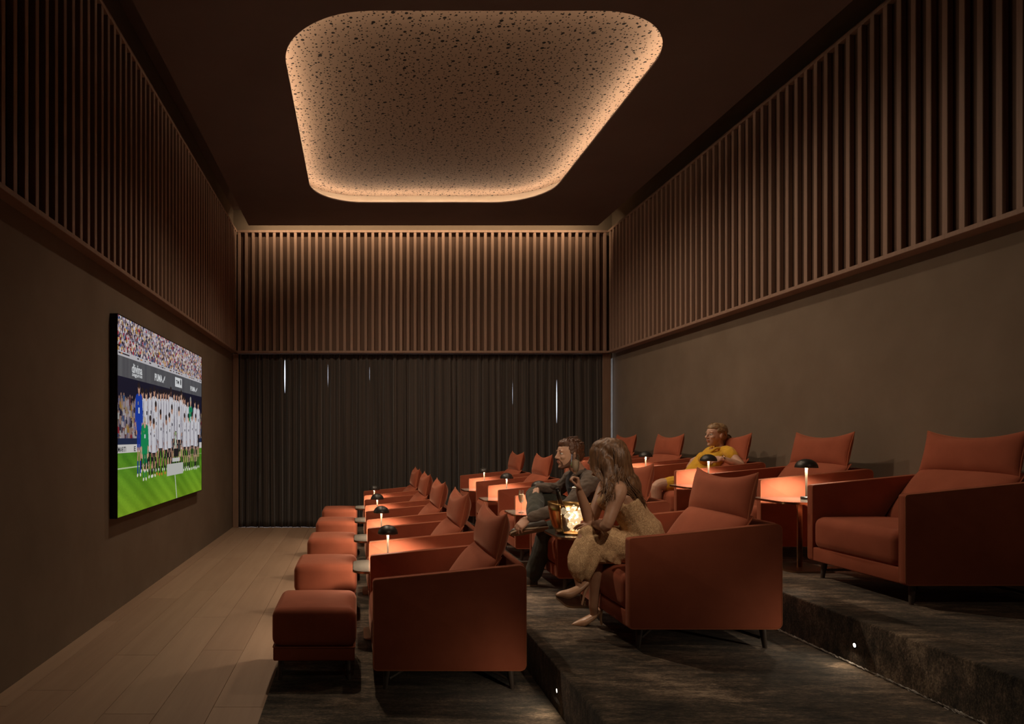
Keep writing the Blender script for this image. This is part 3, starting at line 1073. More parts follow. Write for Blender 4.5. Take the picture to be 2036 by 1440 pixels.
# ------------------------------------------------------------------ footstools of the front row
def make_stool():
    e = empty('footstool', (0, 0, 0), 'x', 'footstool', 'rust velvet footstools before the front row')
    w, d = .488, .55
    c = MB()
    cushion(c, -w / 2 - .008, w / 2 + .008, -d / 2, d / 2, .200, .432, .052, (.004, .004, .016))
    c.build('cushion', M['velvet'], e, angle=70, weld=1e-5)
    MB().rbox(-w / 2, w / 2, -d / 2 + .004, d / 2 - .004, .122, .204, .010, 3).build('rail', M['velvet'], e)
    p = MB()
    lp = rrect(-w / 2 - .001, w / 2 + .001, -d / 2 + .003, d / 2 - .003, .014, 3)
    p.tube([(x, y, .2035) for x, y in lp], .0035, 6, closed=True)
    p.build('piping', M['piping'], e)
    for x in (-1, 1):
        for y in (-1, 1):
            MB().tube([(x * (w / 2 - .045), y * (d / 2 - .05), .13), (x * (w / 2 - .035), y * (d / 2 - .042), 0)], [.019, .012], 12).build('leg', M['leg'], e)
    return e
SL = ['nearest the camera, whole front face in view', 'second from the camera', 'third from the camera', 'fourth from the camera', 'fifth from the camera, next to the curtains']
SL[0] = 'largest of the footstools, whole front face in view'
st0 = make_stool()
for k in range(5):
    loc = (-.264, 4.345 + SP * k, .012)
    lab = 'rust velvet footstool, ' + SL[k]
    if k == 0:
        st0.location = loc; st0['label'] = lab
    else:
        dup(st0, loc, lab)

# ------------------------------------------------------------------ side tables
TT = 0.512
def make_table():
    e = empty('side_table', (0, 0, 0), 'x', 'side table', 'smoked side tables between the armchairs')
    lp = rrect(-.245, .245, -.235, .235, .095, 8)
    n = len(lp)
    t = MB()
    ins = rrect(-.241, .241, -.231, .231, .092, 8)
    t.add([(x, y, TT) for x, y in ins] + [(x, y, TT - .010) for x, y in ins], [tuple(range(n)), tuple(range(2 * n - 1, n - 1, -1))] + [(i, i + n, (i + 1) % n + n, (i + 1) % n) for i in range(n)])
    t.build('table_top', M['tabletop'], e, angle=30)
    rm = MB()
    rm.add([(x, y, z) for z in (TT - .001, TT - .016) for x, y in lp], [(i, (i + 1) % n, (i + 1) % n + n, i + n) for i in range(n)])
    o = [(p[0] * .975, p[1] * .975) for p in lp]
    rm.add([(x, y, TT - .016) for x, y in lp] + [(x, y, TT - .016) for x, y in o], [(i, (i + 1) % n, (i + 1) % n + n, i + n) for i in range(n)])
    rm.build('rim', M['bronze'], e, angle=30)
    pl = MB()
    pl.rbox(-.018, .018, -.008, .008, .008, TT - .010, .003, 2)
    pl.build('pole', M['bronze'], e)
    b = MB()
    lp2 = rrect(-.165, .165, -.165, .165, .05, 6)
    b.add([(x, y, z) for z in (.014, .0) for x, y in lp2], [tuple(range(len(lp2))), tuple(range(2 * len(lp2) - 1, len(lp2) - 1, -1))] + [(i, i + len(lp2), (i + 1) % len(lp2) + len(lp2), (i + 1) % len(lp2)) for i in range(len(lp2))])
    b.build('base_plate', M['bronze'], e, angle=30)
    return e
tb0 = make_table()
GAP = [Y1 + CW + (SP - CW) / 2 + SP * k for k in range(4)]
TABX = (0.205, 1.66, 3.26)
TL = ['between the first and second armchairs', 'between the second and third armchairs', 'between the third and fourth armchairs', 'between the fourth and fifth armchairs']
RN = ('front row', 'middle row', 'back row')
first = True
for r in range(3):
    for k in range(4):
        loc = (TABX[r], GAP[k], ROWZ[r])
        lab = 'small smoked-top side table, %s, %s' % (RN[r], TL[k])
        if r == 1 and k == 0: lab = 'small smoked-top side table carrying the gold ice bucket'
        if r == 1 and k == 1: lab = 'small smoked-top side table carrying the champagne glass and a lamp'
        if first:
            tb0.location = loc; tb0['label'] = lab; first = False
        else:
            dup(tb0, loc, lab)

# ------------------------------------------------------------------ table lamps
def make_lamp():
    e = empty('table_lamp', (0, 0, 0), 'x', 'table lamp', 'black mushroom lamps on the side tables')
    MB().lathe([(.0, .0), (.036, .0), (.038, .004), (.038, .018), (.034, .022), (.0, .022)], seg=28).build('base', M['black'], e)
    MB().lathe([(.0070, .020), (.0072, .12), (.0080, .18), (.0095, .225), (.0105, .255)], seg=16).build('stem', M['stem'], e)
    R, hh = .075, .064
    po = [(R * math.sin(a), .236 + hh * math.cos(a)) for a in np.linspace(0, math.pi / 2, 12)]
    pi_ = [((R - .003) * math.sin(a), .236 + (hh - .003) * math.cos(a)) for a in np.linspace(math.pi / 2, 0, 12)]
    po[0] = (0.0, po[0][1]); pi_[-1] = (0.0, pi_[-1][1])
    sh = MB().lathe(po + [(R - .0015, .2345)] + pi_[:1], seg=32, cap=False).build('shade', M['shade'], e, angle=50)
    MB().lathe(pi_, seg=32, cap=False).build('shade_lining', M['shade_in'], sh, angle=80)
    MB().lathe([(.0, .2655), (.050, .2655)], seg=24).build('diffuser', M['diffuser'], e)
    area('bulb', (0, 0, .263), (0, 0, -1), .09, .09, LAMP_POWER, LAMPCOL, e, 'DISK')
    return e
lp0 = make_lamp()
LDX = (.136, .160, .175)
first = True
for r in range(3):
    for k in range(4):
        if r == 1 and k == 0:
            continue
        loc = (ROWX[r] + LDX[r], GAP[k], ROWZ[r] + TT)
        lab = 'lit black mushroom table lamp, %s, %s' % (RN[r], TL[k])
        if r == 1 and k == 1: lab = "lit black mushroom table lamp behind the seated man's knee"
        if first:
            lp0.location = loc; lp0['label'] = lab; first = False
        else:
            dup(lp0, loc, lab)

# ------------------------------------------------------------------ champagne flutes
champ_m = Mat('champagne', (1.0, 0.80, 0.56, 1), 0.08, 0, .5)
champ_m.b.inputs['Transmission Weight'].default_value = 0.15
champ_m.b.inputs['IOR'].default_value = 1.1
champ = champ_m.m
def make_flute(name, loc, label, tilt=0.0):
    e = empty(name, loc, label, 'champagne glass', 'champagne flutes')
    e.rotation_euler = (0, tilt, 0)
    MB().lathe([(.0, .0), (.031, .0), (.032, .002), (.012, .006), (.0042, .014), (.0036, .05), (.0038, .082), (.007, .092)], seg=28).build('foot_and_stem', M['glass'], e)
    MB().lathe([(.004, .090), (.012, .094), (.021, .108), (.0265, .130), (.0280, .150), (.0255, .185), (.0225, .215),
                (.0213, .215), (.0243, .185), (.0266, .150), (.0252, .131), (.0198, .110), (.011, .097), (.0, .094)], seg=28).build('bowl', M['glass'], e, angle=60)
    MB().lathe([(.0, .0945), (.011, .0975), (.0197, .1105), (.0251, .131), (.0264, .150), (.0250, .172), (.0, .172)], seg=28).build('champagne', champ, e, angle=60)
    return e
make_flute('champagne_flute', (1.535, GAP[1] - .03, RISE + TT), 'filled champagne flute standing on the side table by the man')

# ------------------------------------------------------------------ ice bucket, bottle, ice
gold = simple('brushed_gold', (0.62, 0.36, 0.13, 1), 0.26, 1.0)
BK = Vector((1.565, GAP[0] - .02, RISE + TT + .004))
bk = empty('ice_bucket', BK, 'gold ice bucket with a clear front, glowing with ice', 'ice bucket')
prof_b = [(.082, .0), (.112, .012), (.135, .05), (.150, .10), (.160, .16), (.166, .215)]
def bowl(a0, a1, off_, top, seg=40):
    n = len(prof_b); vs, fs = [], []
    for k in range(seg + 1):
        a = math.radians(a0 + (a1 - a0) * k / seg)
        for i, (r, z) in enumerate(prof_b):
            zz = z * top(math.degrees(a)) if top else z
            vs.append(((r + off_) * math.cos(a), (r + off_) * math.sin(a), zz))
    for k in range(seg):
        for i in range(n - 1):
            fs.append((k * n + i, (k + 1) * n + i, (k + 1) * n + i + 1, k * n + i + 1))
    return vs, fs
g = MB().add(*bowl(15, 227, 0.0, lambda a: 1.0 + .07 * max(0, math.cos(math.radians(a - 165)))))
go = g.build('gold_shell', gold, bk, angle=70)
sm = go.modifiers.new('thickness', 'SOLIDIFY'); sm.thickness = .004
g = MB().add(*bowl(-135, 17, -.002, None))
go = g.build('clear_front', M['glass'], bk, angle=70)
MB().lathe([(.0, .0), (.084, .0), (.084, .006), (.0, .006)], seg=32).build('bucket_base', gold, bk)
rm = MB()
v, f = bowl(-135, 17, 0.0, None, 30)
nb = len(prof_b)
rm.tube([v[k * nb + nb - 1] for k in range(31)], .0028, 6)
for k in (0, 30):
    rm.tube([v[k * nb + i] for i in range(nb)], .0032, 6)
rm.tube([v[k * nb] for k in range(31)], .0032, 6)
rm.build('gold_edging', gold, bk)
bl = bpy.data.lights.new('bucket_glow', 'POINT')
bl.energy = BUCKET_POWER
bl.color = (1.0, .80, .52)
bl.shadow_soft_size = .025
blo = bpy.data.objects.new('bucket_glow', bl)
COL.objects.link(blo)
blo.parent = bk
blo.location = (.03, .01, .13)
ice = Mat('ice', (0.95, 0.90, 0.80, 1), 0.12, 0, .6)
ice.b.inputs['Transmission Weight'].default_value = 0.55
ice.b.inputs['IOR'].default_value = 1.2
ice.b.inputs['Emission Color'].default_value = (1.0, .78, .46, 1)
ice.b.inputs['Emission Strength'].default_value = 0.22  # ice emits faintly itself, standing in for the light scattered inside the bucket
ic = None
cnt = 0
for lay, (z, R, n) in enumerate(((.041, .082, 9), (.068, .105, 12), (.104, .118, 14), (.140, .124, 15), (.172, .115, 11))):
    for i in range(n):
        a = 2 * math.pi * i / n + lay * .7
        rr = R * (1.0 if i % 3 else .55) * random.uniform(.88, 1.0)
        x, y = rr * math.cos(a), rr * math.sin(a)
        if math.hypot(x - .03, y - .01) < .035 or math.hypot(x + .075, y + .03) < .050:
            continue
        if ic is None:
            bm_ = MB().rbox(-.017, .017, -.017, .017, -.017, .017, .005, 2)
            ic = bm_.build('ice_cube', ice.m, None, angle=60)
            o = ic
        else:
            o = ic.copy(); COL.objects.link(o)
        o.location = BK + Vector((x, y, z))
        o.rotation_euler = (random.uniform(0, 3), random.uniform(0, 3), random.uniform(0, 3))
        o.scale = (random.uniform(.8, 1.1),) * 3
        tag(o, 'clear ice cube heaped in the gold bucket', 'ice cube', 'ice cubes in the bucket')
bt = empty('champagne_bottle', BK + Vector((-.050, -.030, .020)), 'dark green champagne bottle leaning in the gold ice bucket', 'bottle')
bt.rotation_euler = (0.05, -.20, 0)
botg = simple('bottle_glass', (0.050, 0.022, 0.010, 1), 0.08, 0, .8)
MB().lathe([(.0, .0), (.036, .002), (.040, .012), (.040, .13), (.037, .155), (.028, .185), (.018, .215), (.0145, .245), (.0145, .27)], seg=28).build('bottle_body', botg, bt, angle=60)
MB().lathe([(.0152, .235), (.0158, .250), (.0160, .290), (.0178, .292), (.0178, .302), (.0155, .304), (.0150, .322), (.0, .324)], seg=24).build('foil_cap', M['black'], bt, angle=50)
# ------------------------------------------------------------------ people
from mathutils import noise as mnoise
def skinmat(name, c0, c1):
    m = Mat(name, rough=0.5, spec=0.35)
    m.base(m.ramp(m.noise(m.world_coords(), 14, 4, 0.55), [(0.3, c0), (0.7, c1)]))
    m.b.inputs['Subsurface Weight'].default_value = 0.08
    m.b.inputs['Subsurface Radius'].default_value = (0.012, 0.005, 0.003)
    return m.m
M['skin_m'] = skinmat('skin_light', (0.50, 0.285, 0.19, 1), (0.58, 0.345, 0.235, 1))
M['skin_w'] = skinmat('skin_tan', (0.43, 0.235, 0.145, 1), (0.50, 0.285, 0.18, 1))
M['skin_y'] = skinmat('skin_fair', (0.53, 0.30, 0.20, 1), (0.60, 0.36, 0.25, 1))
def clothmat(name, c0, c1, sc=(9, 9, 9), weave=700, bump=.15):
    m = Mat(name, rough=0.9, spec=0.15)
    m.base(m.ramp(m.noise(m.world_coords(sc), 1.0, 5, 0.6), [(0.3, c0), (0.7, c1)]))
    m.bump(m.noise(m.world_coords(), weave, 2), bump, 0.003)
    m.b.inputs['Sheen Weight'].default_value = 0.15
    return m.m
M['jacket'] = clothmat('grey_jacket', (0.105, 0.080, 0.062, 1), (0.150, 0.115, 0.090, 1))
M['shirt'] = clothmat('dark_shirt', (0.022, 0.024, 0.028, 1), (0.034, 0.036, 0.040, 1))
M['trousers'] = clothmat('dark_trousers', (0.040, 0.042, 0.032, 1), (0.062, 0.062, 0.048, 1))
M['trousers2'] = M['trousers']
M['yellow'] = clothmat('yellow_dress', (0.62, 0.33, 0.025, 1), (0.74, 0.41, 0.04, 1))
M['shoe'] = simple('nude_leather', (0.56, 0.33, 0.20, 1), 0.35)
M['dshoe'] = simple('dark_leather', (0.060, 0.042, 0.030, 1), 0.35)
M['sole'] = simple('shoe_sole', (0.33, 0.25, 0.16, 1), 0.6)
M['eye'] = simple('eye_white', (0.75, 0.70, 0.66, 1), 0.2)
M['iris'] = simple('iris', (0.035, 0.022, 0.014, 1), 0.15)
M['lip'] = simple('lips', (0.42, 0.16, 0.12, 1), 0.4)
def lacemat():
    m = Mat('beige_lace', rough=0.9, spec=0.12)
    vo = m.n('ShaderNodeTexVoronoi', feature='DISTANCE_TO_EDGE')
    vo.inputs['Scale'].default_value = 170
    m.l(m.world_coords(), vo.inputs['Vector'])
    nz = m.noise(m.world_coords((1, 1, 1)), 40, 3, .6)
    a = m.n('ShaderNodeMath', operation='MULTIPLY_ADD')
    m.l(nz, a.inputs[0]); a.inputs[1].default_value = .22
    m.l(vo.outputs['Distance'], a.inputs[2])
    m.base(m.ramp(a.outputs[0], [(0.10, (0.72, 0.50, 0.28, 1)), (0.24, (0.58, 0.385, 0.205, 1)), (0.36, (0.25, 0.140, 0.068, 1))]))
    m.bump(a.outputs[0], 0.5, 0.004)
    return m.m
M['lace'] = lacemat()
def hairmat(name, c0, c1, rough=0.42):
    m = Mat(name, rough=rough, spec=0.45)
    oi = m.noise(m.world_coords((70, 70, 9)), 1.0, 4, 0.65)
    m.base(m.ramp(oi, [(0.3, c0), (0.75, c1)]))
    m.bump(m.noise(m.world_coords((420, 420, 30)), 1.0, 2), .35, .004)
    return m.m
M['hair_w'] = hairmat('brown_hair', (0.060, 0.028, 0.014, 1), (0.26, 0.135, 0.062, 1))
M['hair_m'] = hairmat('short_brown_hair', (0.055, 0.022, 0.011, 1), (0.13, 0.055, 0.026, 1))
M['hair_y'] = hairmat('fair_hair', (0.20, 0.115, 0.055, 1), (0.42, 0.27, 0.13, 1))
M['beard'] = hairmat('beard', (0.10, 0.048, 0.028, 1), (0.18, 0.085, 0.048, 1), .8)

def spline(pts, n=6):
    """Catmull-Rom through tuples of any length"""
    P = np.array([list(p) for p in pts], float)
    out = []
    for i in range(len(P) - 1):
        p0, p1, p2, p3 = P[max(i - 1, 0)], P[i], P[i + 1], P[min(i + 2, len(P) - 1)]
        for k in range(n):
            t = k / n
            out.append(.5 * ((2 * p1) + (-p0 + p2) * t + (2 * p0 - 5 * p1 + 4 * p2 - p3) * t * t + (-p0 + 3 * p1 - 3 * p2 + p3) * t ** 3))
    out.append(P[-1])
    return out

def chain(mb, pts, seg=14, n=5, flat=1.0, up=None):
    """rounded limb through (Vector, radius) joints"""
    q = spline([(p[0].x, p[0].y, p[0].z, p[1]) for p in pts], n)
    c = [Vector(s[:3]) for s in q]
    r = [max(.002, s[3]) for s in q]
    # rounded ends
    d0 = (c[0] - c[1]).normalized(); d1 = (c[-1] - c[-2]).normalized()
    c = [c[0] + d0 * r[0] * .9, c[0] + d0 * r[0] * .6] + c + [c[-1] + d1 * r[-1] * .6, c[-1] + d1 * r[-1] * .9]
    r = [r[0] * .40, r[0] * .80] + r + [r[-1] * .80, r[-1] * .40]
    mb.tube(c, r, seg, up=up, flat=flat)

WORK = bpy.data.scenes.new('work')
def finish(mb, name, mat, parent, voxel=.006, smooth=5, folds=None, factor=.5):
    """one continuous skin over all pieces of mb"""
    me = bpy.data.meshes.new(name)
    me.from_pydata(mb.v, [], mb.f)
    o = bpy.data.objects.new(name, me)
    WORK.collection.objects.link(o)
    r = o.modifiers.new('skin', 'REMESH')
    r.mode = 'VOXEL'
    r.voxel_size = voxel
    r.use_smooth_shade = True
    if smooth:
        s = o.modifiers.new('soft', 'SMOOTH')
        s.factor = factor
        s.iterations = smooth
    with bpy.context.temp_override(scene=WORK, view_layer=WORK.view_layers[0]):
        dg = bpy.context.evaluated_depsgraph_get()
        m2 = bpy.data.meshes.new_from_object(o.evaluated_get(dg))
    bpy.data.objects.remove(o)
    if folds:
        amp, fr, st = folds
        nv = len(m2.vertices)
        cs = np.empty(nv * 3); m2.vertices.foreach_get('co', cs); cs = cs.reshape(-1, 3)
        ns = np.empty(nv * 3); m2.vertex_normals.foreach_get('vector', ns); ns = ns.reshape(-1, 3)
        q = cs * np.array(st) * fr
        d = np.array([mnoise.noise(Vector(a)) + .5 * mnoise.noise(Vector((a[0] * 2.3 + 7, a[1] * 2.3, a[2] * 2.3))) for a in q])
        m2.vertices.foreach_set('co', (cs + ns * (d * amp)[:, None]).ravel())
    m2.name = name
    m2.materials.append(mat)
    m2.polygons.foreach_set('use_smooth', [True] * len(m2.polygons))
    o = bpy.data.objects.new(name, m2)
    COL.objects.link(o)
    o.parent = parent
    if parent is not None:
        o.matrix_parent_inverse = Matrix.Translation(-parent.location)
    return o

def plain(mb, name, mat, parent, **kw):
    o = mb.build(name, mat, parent, **kw)
    o.matrix_parent_inverse = Matrix.Translation(-parent.location)
    return o

class Head:
    """head in its own frame: x forwards, y to its left, z up, origin between the ears; about 0.225 m chin to crown"""
    def __init__(self, o, fwd, up=(0, 0, 1), s=1.0, female=False):
        x = Vector(fwd).normalized(); z = Vector(up); z = (z - x * z.dot(x)).normalized(); y = z.cross(x)
        self.R = Matrix((x, y, z)).transposed()
        self.o = Vector(o); self.s = s; self.f = female
    def p(self, x, y, z):
        return self.o + self.R @ (Vector((x, y, z)) * self.s)
    def ell(self, mb, c, r, rot=None, seg=20, rings=14):
        R = self.R @ rot if rot is not None else self.R
        mb.ell(self.p(*c), [q * self.s for q in r], R, seg, rings)
    def skull(self, mb):
        f = self.f
        self.ell(mb, (-.020, 0, .036), (.094, .076, .084))
        secs = [(.085, .000, .060, .050), (.062, .010, .078, .064), (.035, .013, .081, .069), (.008, .013, .079, .068), (-.015, .016, .076, .066), (-.035, .020, .073, .062 if f else .065),
                (-.056, .026, .066, .053 if f else .060), (-.078, .034, .055, .041 if f else .051), (-.097, .044, .043, .028 if f else .037), (-.110, .050, .030, .017 if f else .024)]
        vs, fs = [], []
        sg = 24
        for z, xc, rx, ry in secs:
            for k in range(sg):
                a = 2 * math.pi * k / sg
                vs.append(self.p(xc + rx * math.cos(a), ry * math.sin(a), z))
        for i in range(len(secs) - 1):
            for k in range(sg):
                fs.append((i * sg + k, (i + 1) * sg + k, (i + 1) * sg + (k + 1) % sg, i * sg + (k + 1) % sg))
        fs.append(tuple(range(sg))); fs.append(tuple((len(secs) - 1) * sg + k for k in range(sg))[::-1])
        mb.add(vs, fs)
        # nose
        k = .88 if f else 1.0
        mb.tube([self.p(.088, 0, .030), self.p(.097, 0, .012), self.p(.097 + .010 * k, 0, -.006), self.p(.095 + .022 * k, 0, -.020), self.p(.096 + .012 * k, 0, -.029)],
                [.0085 * self.s, .0085 * self.s, .0095 * self.s, .0105 * self.s * k, .006 * self.s], 10)
        for sy in (-1, 1):
            self.ell(mb, (.098, sy * .011, -.024), (.011, .008, .008))
            self.ell(mb, (.078 if f else .079, sy * .030, .034), (.013, .026, .008 if not f else .006))       # brow
            self.ell(mb, (.068, sy * .040, -.016), (.024, .022, .020))                          # cheek
            if not f:
                self.ell(mb, (.015, sy * .044, -.068), (.032, .014, .024))                      # jaw corner
            rot = Matrix.Rotation(-.25, 3, 'Y') @ Matrix.Rotation(sy * .35, 3, 'Z')
            self.ell(mb, (-.010, sy * .076, -.004), (.019, .0085, .031), rot)                   # ear
            self.ell(mb, (-.004, sy * .076, -.026), (.009, .0075, .010), rot)
        self.ell(mb, (.0915, 0, -.048), (.014, .024, .0065))                                     # upper lip
        self.ell(mb, (.0895, 0, -.0605), (.0135, .020, .0070))                                   # lower lip
        self.ell(mb, (.081, 0, -.094), (.017, .020, .015))                                       # chin
    def details(self, parent, hairm, lips=True, brow=1.0):
        e = MB(); ir = MB(); br = MB()
        for sy in (-1, 1):
            self.ell(e, (.0780, sy * .0305, .0125), (.0130, .0140, .0080))
            self.ell(ir, (.0890, sy * .0305, .0125), (.0035, .0058, .0060), seg=12, rings=8)
            br.tube([self.p(.0905, sy * .015, .0345), self.p(.0895, sy * .030, .0385), self.p(.077, sy * .049, .0335)], [.0024 * self.s * brow, .0026 * self.s * brow, .0012 * self.s], 6)
            br.tube([self.p(.0895, sy * .018, .0165), self.p(.0910, sy * .030, .0195), self.p(.083, sy * .044, .0150)], [.0016 * self.s] * 3, 5)
        plain(e, 'eyes', M['eye'], parent)
        plain(ir, 'irises', M['iris'], parent)
        plain(br, 'eyebrows', hairm, parent)
        l = MB()
        self.ell(l, (.0955, 0, -.0487), (.0125, .021, .0048))
        self.ell(l, (.0935, 0, -.0598), (.0120, .0175, .0052))
        plain(l, 'lips', M['lip'], parent)

def hand(mb, wrist, f, n, side, curl=(.5, .6, .7, .8), s=1.0, thumb=.5, spread=.06):
    """hand: f finger direction, n direction the palm faces, side +1 when the thumb is towards f x n"""
    f = Vector(f).normalized(); n = Vector(n); n = (n - f * n.dot(f)).normalized()
    t = f.cross(n) * side
    w = Vector(wrist)
    vs, fs = [], []
    secs = [(-.005, .024, .018), (.015, .028, .016), (.040, .037, .0145), (.068, .041, .0135), (.088, .040, .0115), (.097, .034, .008)]
    sg = 16
    for d, a, b in secs:
        for k in range(sg):
            an = 2 * math.pi * k / sg
            ca, sa = math.cos(an), math.sin(an)
            vs.append(w + f * (d * s) + t * (a * s * math.copysign(abs(ca) ** .7, ca)) + n * (b * s * math.copysign(abs(sa) ** .8, sa) + .004 * s * math.sin(d / .097 * 3)))
    for i in range(len(secs) - 1):
        for k in range(sg):
            fs.append((i * sg + k, i * sg + (k + 1) % sg, (i + 1) * sg + (k + 1) % sg, (i + 1) * sg + k))
    fs.append(tuple(range(sg))[::-1]); fs.append(tuple((len(secs) - 1) * sg + k for k in range(sg)))
    mb.add(vs, fs)
    L = (.070, .079, .074, .058)
    off = (.0305, .0105, -.0105, -.0300)
    for i in range(4):
        b = w + f * ((.086 - .006 * (i == 3)) * s) + t * (off[i] * s)
        d = (f + t * (off[i] * spread * 40 * .03)).normalized()
        ax = d.cross(n).normalized()
        pts = [(b - d * .02 * s, .0090 * s), (b, .0092 * s)]
        ang = 0
        p = b
        for k, frac in enumerate((.44, .31, .25)):
            ang += curl[i] * (1.0, 1.15, .7)[k]
            dd = d * math.cos(ang) + n * math.sin(ang)
            p = p + dd * (L[i] * frac * s)
            pts.append((p, (.0083, .0076, .0062)[k] * s * (.92 if i == 3 else 1)))
        q = [x[0] for x in pts]; r = [x[1] for x in pts]
        e = (q[-1] - q[-2]).normalized()
        mb.tube(q + [q[-1] + e * r[-1] * .7], r + [r[-1] * .5], 10)
    b = w + f * (.022 * s) + t * (.026 * s)
    d1 = (f * .62 + t * .62 + n * (.25 + .5 * thumb)).normalized()
    d2 = (f * .85 + t * (.28 - .5 * thumb) + n * (.25 + .45 * thumb)).normalized()
    d3 = (f * .9 + t * (.05 - .6 * thumb) + n * (.2 + .3 * thumb)).normalized()
    p1 = b + d1 * .038 * s; p2 = p1 + d2 * .032 * s; p3 = p2 + d3 * .024 * s
    mb.tube([b - d1 * .012 * s, b, p1, p2, p3, p3 + d3 * .005 * s], [.012 * s, .0135 * s, .0105 * s, .0092 * s, .0070 * s, .0035 * s], 10)

def strands(mb, paths, r0=.006, seg=5):
    for p in paths:
        q = spline(p, 4)
        n = len(q)
        rad = [r0 * (0.55 + .45 * min(1, 4 * k / n)) * (1 - (k / n) ** 2.2 * .92) for k in range(n)]
        mb.tube([Vector(s) for s in q], rad, seg, cap=True)

# ---------- woman in the lace dress, middle row
def V(x, y, Y): return at(x, y, Y)
wbase = Vector((1.80, 4.34, RISE + .43))
w = empty('person', wbase, 'seated woman with long brown hair in a beige lace dress raising a champagne glass', 'person')
B = MB()
hw = Head(V(1206, 913, 4.36), (-.84, .54, -.05), (0.05, 0, 1), 1.0, True)
hw.skull(B)
nk = V(1222, 957, 4.36)
chain(B, [(hw.p(-.030, 0, -.055), .050), (V(1213, 940, 4.36), .046), (nk, .052)])
lsh, rsh = V(1231, 976, 4.18), V(1203, 967, 4.53)
lel, rel = V(1206, 1045, 4.13), V(1174, 1038, 4.40)
lwr, rwr = V(1182, 1043, 4.35), V(1152, 976, 4.33)
# trunk
def trunk(mb, secs, n=5, seg=20):
    """secs: centre, right vector (towards camera side), half width, half depth, depth vector"""
    vs, fs = [], []
    for c, a, ra, b, rb in secs:
        a = Vector(a).normalized(); b = Vector(b); b = (b - a * b.dot(a)).normalized()
        for k in range(seg):
            an = 2 * math.pi * k / seg
            vs.append(Vector(c) + a * (ra * math.cos(an)) + b * (rb * math.sin(an)))
    for i in range(len(secs) - 1):
        for k in range(seg):
            fs.append((i * seg + k, i * seg + (k + 1) % seg, (i + 1) * seg + (k + 1) % seg, (i + 1) * seg + k))
    fs.append(tuple(range(seg))[::-1]); fs.append(tuple((len(secs) - 1) * seg + k for k in range(seg)))
    mb.add(vs, fs)
ac = (-.12, -1, 0)
fd = (-1, .12, -.2)
wtr = [(V(1283, 1098, 4.34), ac, .150, fd, .110), (V(1281, 1078, 4.34), ac, .185, fd, .118), (V(1275, 1055, 4.34), ac, .172, (-1, 0, -.6), .112),
       (V(1261, 1030, 4.34), ac, .135, (-1, 0, -.6), .088), (V(1246, 1006, 4.34), ac, .138, (-1, 0, -.5), .092), (V(1233, 985, 4.35), ac, .155, (-1, 0, -.45), .092), (V(1224, 967, 4.355), ac, .125, (-1, 0, -.35), .068), (V(1221, 958, 4.36), ac, .06, (-1, 0, -.3), .048)]
trunk(B, wtr)
for s_ in (-.075, .075):
    B.ell(V(1216, 1000, 4.34) + Vector((0, s_, 0)), (.055, .055, .055))
chain(B, [(V(1224, 966, 4.28), .040), (lsh, .047), (lsh.lerp(lel, .5), .041), (lel, .034), (lel.lerp(lwr, .35), .037), (lwr, .023)])
chain(B, [(V(1212, 962, 4.42), .040), (rsh, .045), (rsh.lerp(rel, .5), .040), (rel, .034), (rel.lerp(rwr, .35), .036), (rwr, .0225)])
hand(B, lwr, (-.62, .80, -.12), (-.1, -.1, -1), 1, (.25, .28, .30, .35), .92, .2)
hand(B, rwr, (-.18, -.02, 1), (-1, .05, -.18), 1, (.95, 1.05, 1.1, 1.15), .92, .8)
lhip, rhip = V(1288, 1088, 4.23), V(1282, 1085, 4.45)
lkn, rkn = V(1188, 1092, 4.32), V(1172, 1066, 4.34)
lan, ran = V(1180, 1206, 4.40), V(1150, 1150, 4.25)
chain(B, [(lhip, .088), (lhip.lerp(lkn, .5), .074), (lkn, .056), (lkn.lerp(lan, .35), .053), (lkn.lerp(lan, .7), .036), (lan, .030)])
chain(B, [(rhip, .088), (rhip.lerp(rkn, .5), .074), (rkn, .056), (rkn.lerp(ran, .35), .053), (rkn.lerp(ran, .7), .036), (ran, .030)])
# feet inside the shoes
lheel, lball, ltoe = V(1190, 1219, 4.43), V(1160, 1237, 4.43), V(1146, 1240, 4.44)
chain(B, [(lan, .029), (lheel.lerp(lball, .35), .024), (lball, .020), (ltoe, .010)])
rheel, rball, rtoe = V(1163, 1165, 4.23), V(1131, 1182, 4.21), V(1114, 1181, 4.21)
chain(B, [(ran, .029), (rheel.lerp(rball, .35), .024), (rball, .020), (rtoe, .010)])
finish(B, 'body', M['skin_w'], w, .0048, 4)
hw.details(w, M['hair_w'])
# dress
D = MB()
big = [(c, a, ra + .012, b, rb + .012) for c, a, ra, b, rb in wtr[:5]]
big.append((V(1240, 996, 4.345), ac, .158, (-1, 0, -.5), .102))
trunk(D, big)
for s_ in (-.075, .075):
    D.ell(V(1216, 1001, 4.34) + Vector((0, s_, 0)), (.064, .064, .058))
chain(D, [(lhip, .105), (lhip.lerp(lkn, .5), .093), (lkn + Vector((0.02, 0, .004)), .076)])
chain(D, [(rhip, .105), (rhip.lerp(rkn, .5), .095), (rkn, .074)])
chain(D, [(lhip.lerp(rhip, .5) + Vector((0, 0, -.01)), .10), (lkn.lerp(rkn, .5) + Vector((.05, 0, 0.0)), .085)], flat=1.5, up=(0, 0, 1))
